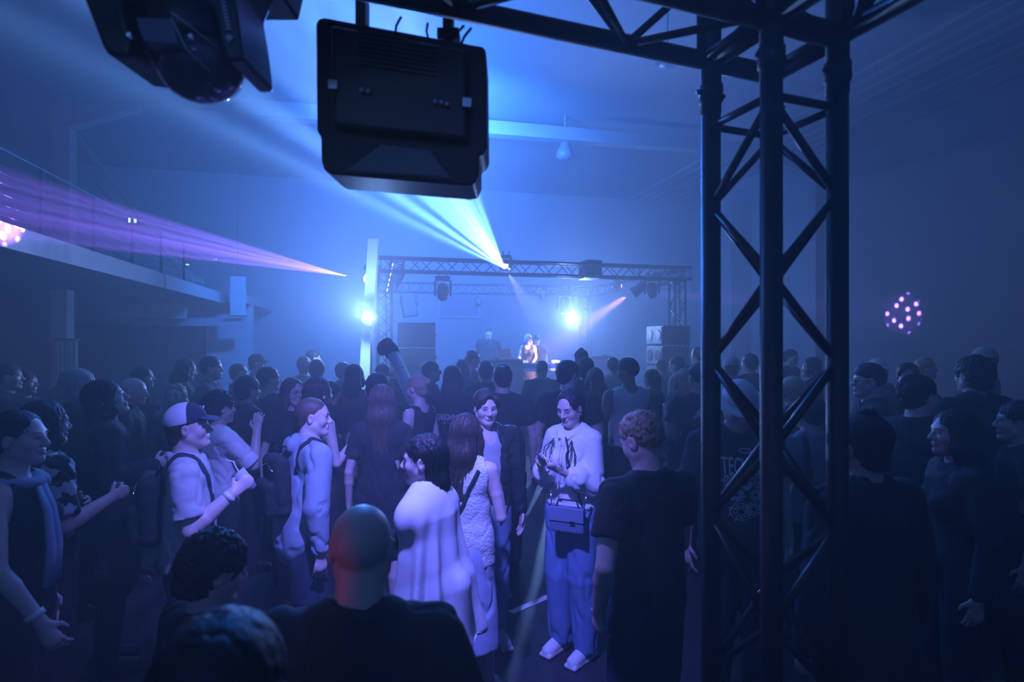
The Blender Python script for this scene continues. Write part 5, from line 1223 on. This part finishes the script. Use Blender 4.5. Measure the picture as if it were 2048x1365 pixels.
# straps of the man in the cap, the backpack, cap panels
for sx in (-1, 1): strap(M9, [(sx * .10, -.12, 1.30), (sx * .10, -.04, 1.49), (sx * .105, .12, 1.32), (sx * .12, .14, 1.12)], 'shoulder_strap', cloth(NV), .016)
def backpack(P, label, sz=1.0, color=K):
    T = P['T']; c = T(0, -.170, 1.22); t = thing('backpack', label, 'bag', to_world(P, c), P['t'].rotation_euler[2])
    Fm = Form(); Fm.box(A3(0, 0, 0), A3(.125, .05, .175) * sz, RX(.05), .05, .01); Fm.box(A3(0, -.065, -.06) * sz, A3(.10, .03, .10) * sz, RX(.05), .03, .01); V, Q = solid(Fm, .009); mk('pack_body', wrinkle(V, Q, .004, 30, 8), Q, cloth(color), t)
    b = MB(); b.path([(-.03, .03, .17), (-.03, .04, .21), (.03, .04, .21), (.03, .03, .17)], .006, 8); b.build('carry_loop', M_BLACK, t, True)
    b = MB(); b.path([(-.10 * sz, -.052, .10), (0, -.058, .13), (.10 * sz, -.062, .10)], .003, 6); b.build('zip', M_CHROME, t, True)
backpack(M9, 'shiny dark backpack worn by the man in the cap')
for sx in (-1, 1): strap(M10, [(sx * .10, -.12, 1.30), (sx * .10, -.04, 1.49), (sx * .105, .12, 1.30)], 'shoulder_strap', cloth(K), .014)
backpack(M10, 'dark backpack worn by the man in the hooded jacket', 1.0)
for sx in (-1, 1): strap(R6, [(sx * .11, .06, 1.44), (sx * .11, -.08, 1.46), (sx * .13, -.16, 1.20), (sx * .15, -.15, 1.02)], 'shoulder_strap', cloth(K), .02)
# cap of the man: pale mesh back and front patch
H9 = M9['Hd']
cap = [c for c in M9['t'].children if c.name.startswith('cap')][0]
Fm = Form(); Fm.ell(H9(0, -.012, .052), A3(.0875, .1045, .0915), M9['RH'], .01); Fm.box(H9(0, 0, -.060), A3(.2, .2, .095), M9['RH'] @ RX(.10), .01, .002, sub=True); Fm.box(H9(0, .11, .08), A3(.2, .10, .2), M9['RH'], .01, .002, sub=True)
V, Q = solid(Fm, .005); mk('mesh_back', V, Q, cloth(WH), cap)
b = MB()
for k in range(3):
    for i in range(2): b.sphere(H9(-.02 + .016 * k + .01 * i, .078 - .012 * i, .108 - .004 * k), .0045, 8)
b.build('cap_badge', M_WHITE, cap, True)
# scarf, wristbands
def scarf(P):
    T = P['T']; b = MB(); pts = [T(.10 * math.sin(a), -.01 + .085 * math.cos(a), 1.455 - .02 * math.cos(a)) for a in np.linspace(0, 6.28, 22)]
    b.path(pts, .032, 12, cap=False, flat=.8); b.build('scarf', cloth((.34, .36, .50)), P['t'], True)
    for dx in (.0, .05):
        b = MB(); b.path([T(.03 + dx, .10, 1.43), T(.04 + dx, .135, 1.33), T(.03 + dx * 1.4, .15, 1.18), T(.04 + dx * 1.6, .145, 1.03)], [.022, .030, .036, .042], 12, flat=.4, flatdir=(0, 1, 0)); b.build('scarf_end', cloth((.34, .36, .50)), P['t'], True)
scarf(M11)
def band(P, sd, m, frac=.86, w=.012, r=.034, name='wristband'):
    J = P['J'][sd]; a = J[1] + (J[2] - J[1]) * frac; dr = _n(J[2] - J[1]); b = MB(); b.path([a - dr * w, a + dr * w], r, 16); b.build(name, m, P['t'], True)
band(M11, 1, M_WHITE); band(M9, 1, M_WHITE, .9); band(P25, -1, cloth(K), .86, .004, .031, 'bracelet')
# floral print of the black shirt
def floral(P):
    m = bpy.data.materials.new('floral_print'); m.use_nodes = True; n = m.node_tree; p = n.nodes['Principled BSDF']; p.inputs['Roughness'].default_value = .8
    tc = n.nodes.new('ShaderNodeTexCoord'); nz = n.nodes.new('ShaderNodeTexNoise'); nz.inputs['Scale'].default_value = 15; nz.inputs['Detail'].default_value = 3; nz.inputs['Distortion'].default_value = 1.6
    vo = n.nodes.new('ShaderNodeTexVoronoi'); vo.inputs['Scale'].default_value = 11
    n.links.new(tc.outputs['Object'], nz.inputs['Vector']); n.links.new(tc.outputs['Object'], vo.inputs['Vector'])
    mm = n.nodes.new('ShaderNodeMath'); mm.operation = 'SUBTRACT'; n.links.new(nz.outputs['Fac'], mm.inputs[0]); n.links.new(vo.outputs['Distance'], mm.inputs[1])
    r = n.nodes.new('ShaderNodeValToRGB'); r.color_ramp.elements[0].position = .08; r.color_ramp.elements[0].color = (.01, .01, .012, 1); r.color_ramp.elements[1].position = .12; r.color_ramp.elements[1].color = (.55, .57, .6, 1)
    n.links.new(mm.outputs[0], r.inputs[0]); n.links.new(r.outputs[0], p.inputs['Base Color'])
    P['shirt'].data.materials[0] = m
floral(M12)
# blouse ties and handbag of the woman with the phone
T4 = M4['T']
strap(M4, [(0, .11, 1.42), (0, .15, 1.25), (0, .14, 1.03)], 'placket', cloth((.80, .78, .80)), .014, .003)
for k in range(5):
    q_ = M4['bvh'].ray_cast(Vector(T4(0, .5, 1.38 - .08 * k)), Vector(-M4['fwd']), 1)[0]
    if q_ is not None: b = MB(); b.sphere(q_ + Vector(M4['fwd']) * .008, .006, 8); b.build('button', cloth(LG), M4['t'], True)
for sx, L in ((1, 1), (-1, .8)):
    b = MB(); b.path([T4(sx * .07, .10, 1.42), T4(sx * .10, .15, 1.34), T4(sx * .085, .17, 1.22 + .05 * (1 - L)), T4(sx * .06, .15, 1.33), T4(sx * .07, .11, 1.41)], .004, 6); b.path([T4(sx * .07, .11, 1.41), T4(sx * .12, .14, 1.36), T4(sx * .13, .15, 1.22)], .004, 6); b.build('ribbon_tie', cloth(K), M4['t'], True)
b = MB(); b.sphere(M4['Hd'](-.078, -.002, -.040), .006, 10); b.build('earring', M_CHROME, M4['t'], True)
hbc = to_world(M4, T4(-.02, .25, .955)) + Vector((.10, 0, .02)); t = thing('handbag', 'small structured blue grey flap bag hanging in front of the woman with the phone', 'bag', hbc, math.radians(138) + .35)
M_BAG = mat('bag_leather', (.14, .17, .28), .4, bump=.1, bscale=200)
b = MB(); b.box((0, 0, -.03), (.215, .06, .15)); b.build('bag_body', M_BAG, t, bevel=.012)
b = MB(); b.box((0, .034, .005), (.217, .008, .085)); b.build('flap', mat('bag_leather_light', (.20, .23, .36), .35), t, bevel=.004)
b = MB(); b.box((-.04, .041, -.035), (.03, .006, .02)); b.build('clasp', M_CHROME, t, bevel=.002)
b = MB(); b.path([(-.07, 0, .045), (-.055, 0, .085), (.055, 0, .085), (.07, 0, .045)], .006, 8); b.build('handle', M_BLACK, t, True)
for sx in (-1, 1):
    b = MB(); b.path([(sx * .10, 0, .04), (sx * .115, -.02, .13)], .005, 8); b.build('strap_end', M_CHROME, t, True)
strap(M4, [(-.14, .08, 1.00), (-.10, .13, 1.2), (-.02, .10, 1.44)], 'bag_strap', cloth(K), .006)
# held things
def MBstraw(t, f):
    b = MB(); b.path([f(0, 0, .02), f(.01, 0, .09), f(.02, .01, .12), f(.0, .03, .15)], .0035, 8); b.build("straw", M_WHITE, t, True, world=True)
held(M4, 1, 'phone', 'dark phone held in both hands by the woman in the white blouse', 'phone', phone)
held(M9, 1, 'cup', 'clear plastic cup with a bent straw in the hand of the man in the cap', 'cup', lambda t, f, P: (cup(t, f, P), [None for _ in ()], MBstraw(t, f)))
held(P25, -1, 'cup', 'cup held by the bare backed woman', 'cup', cup)
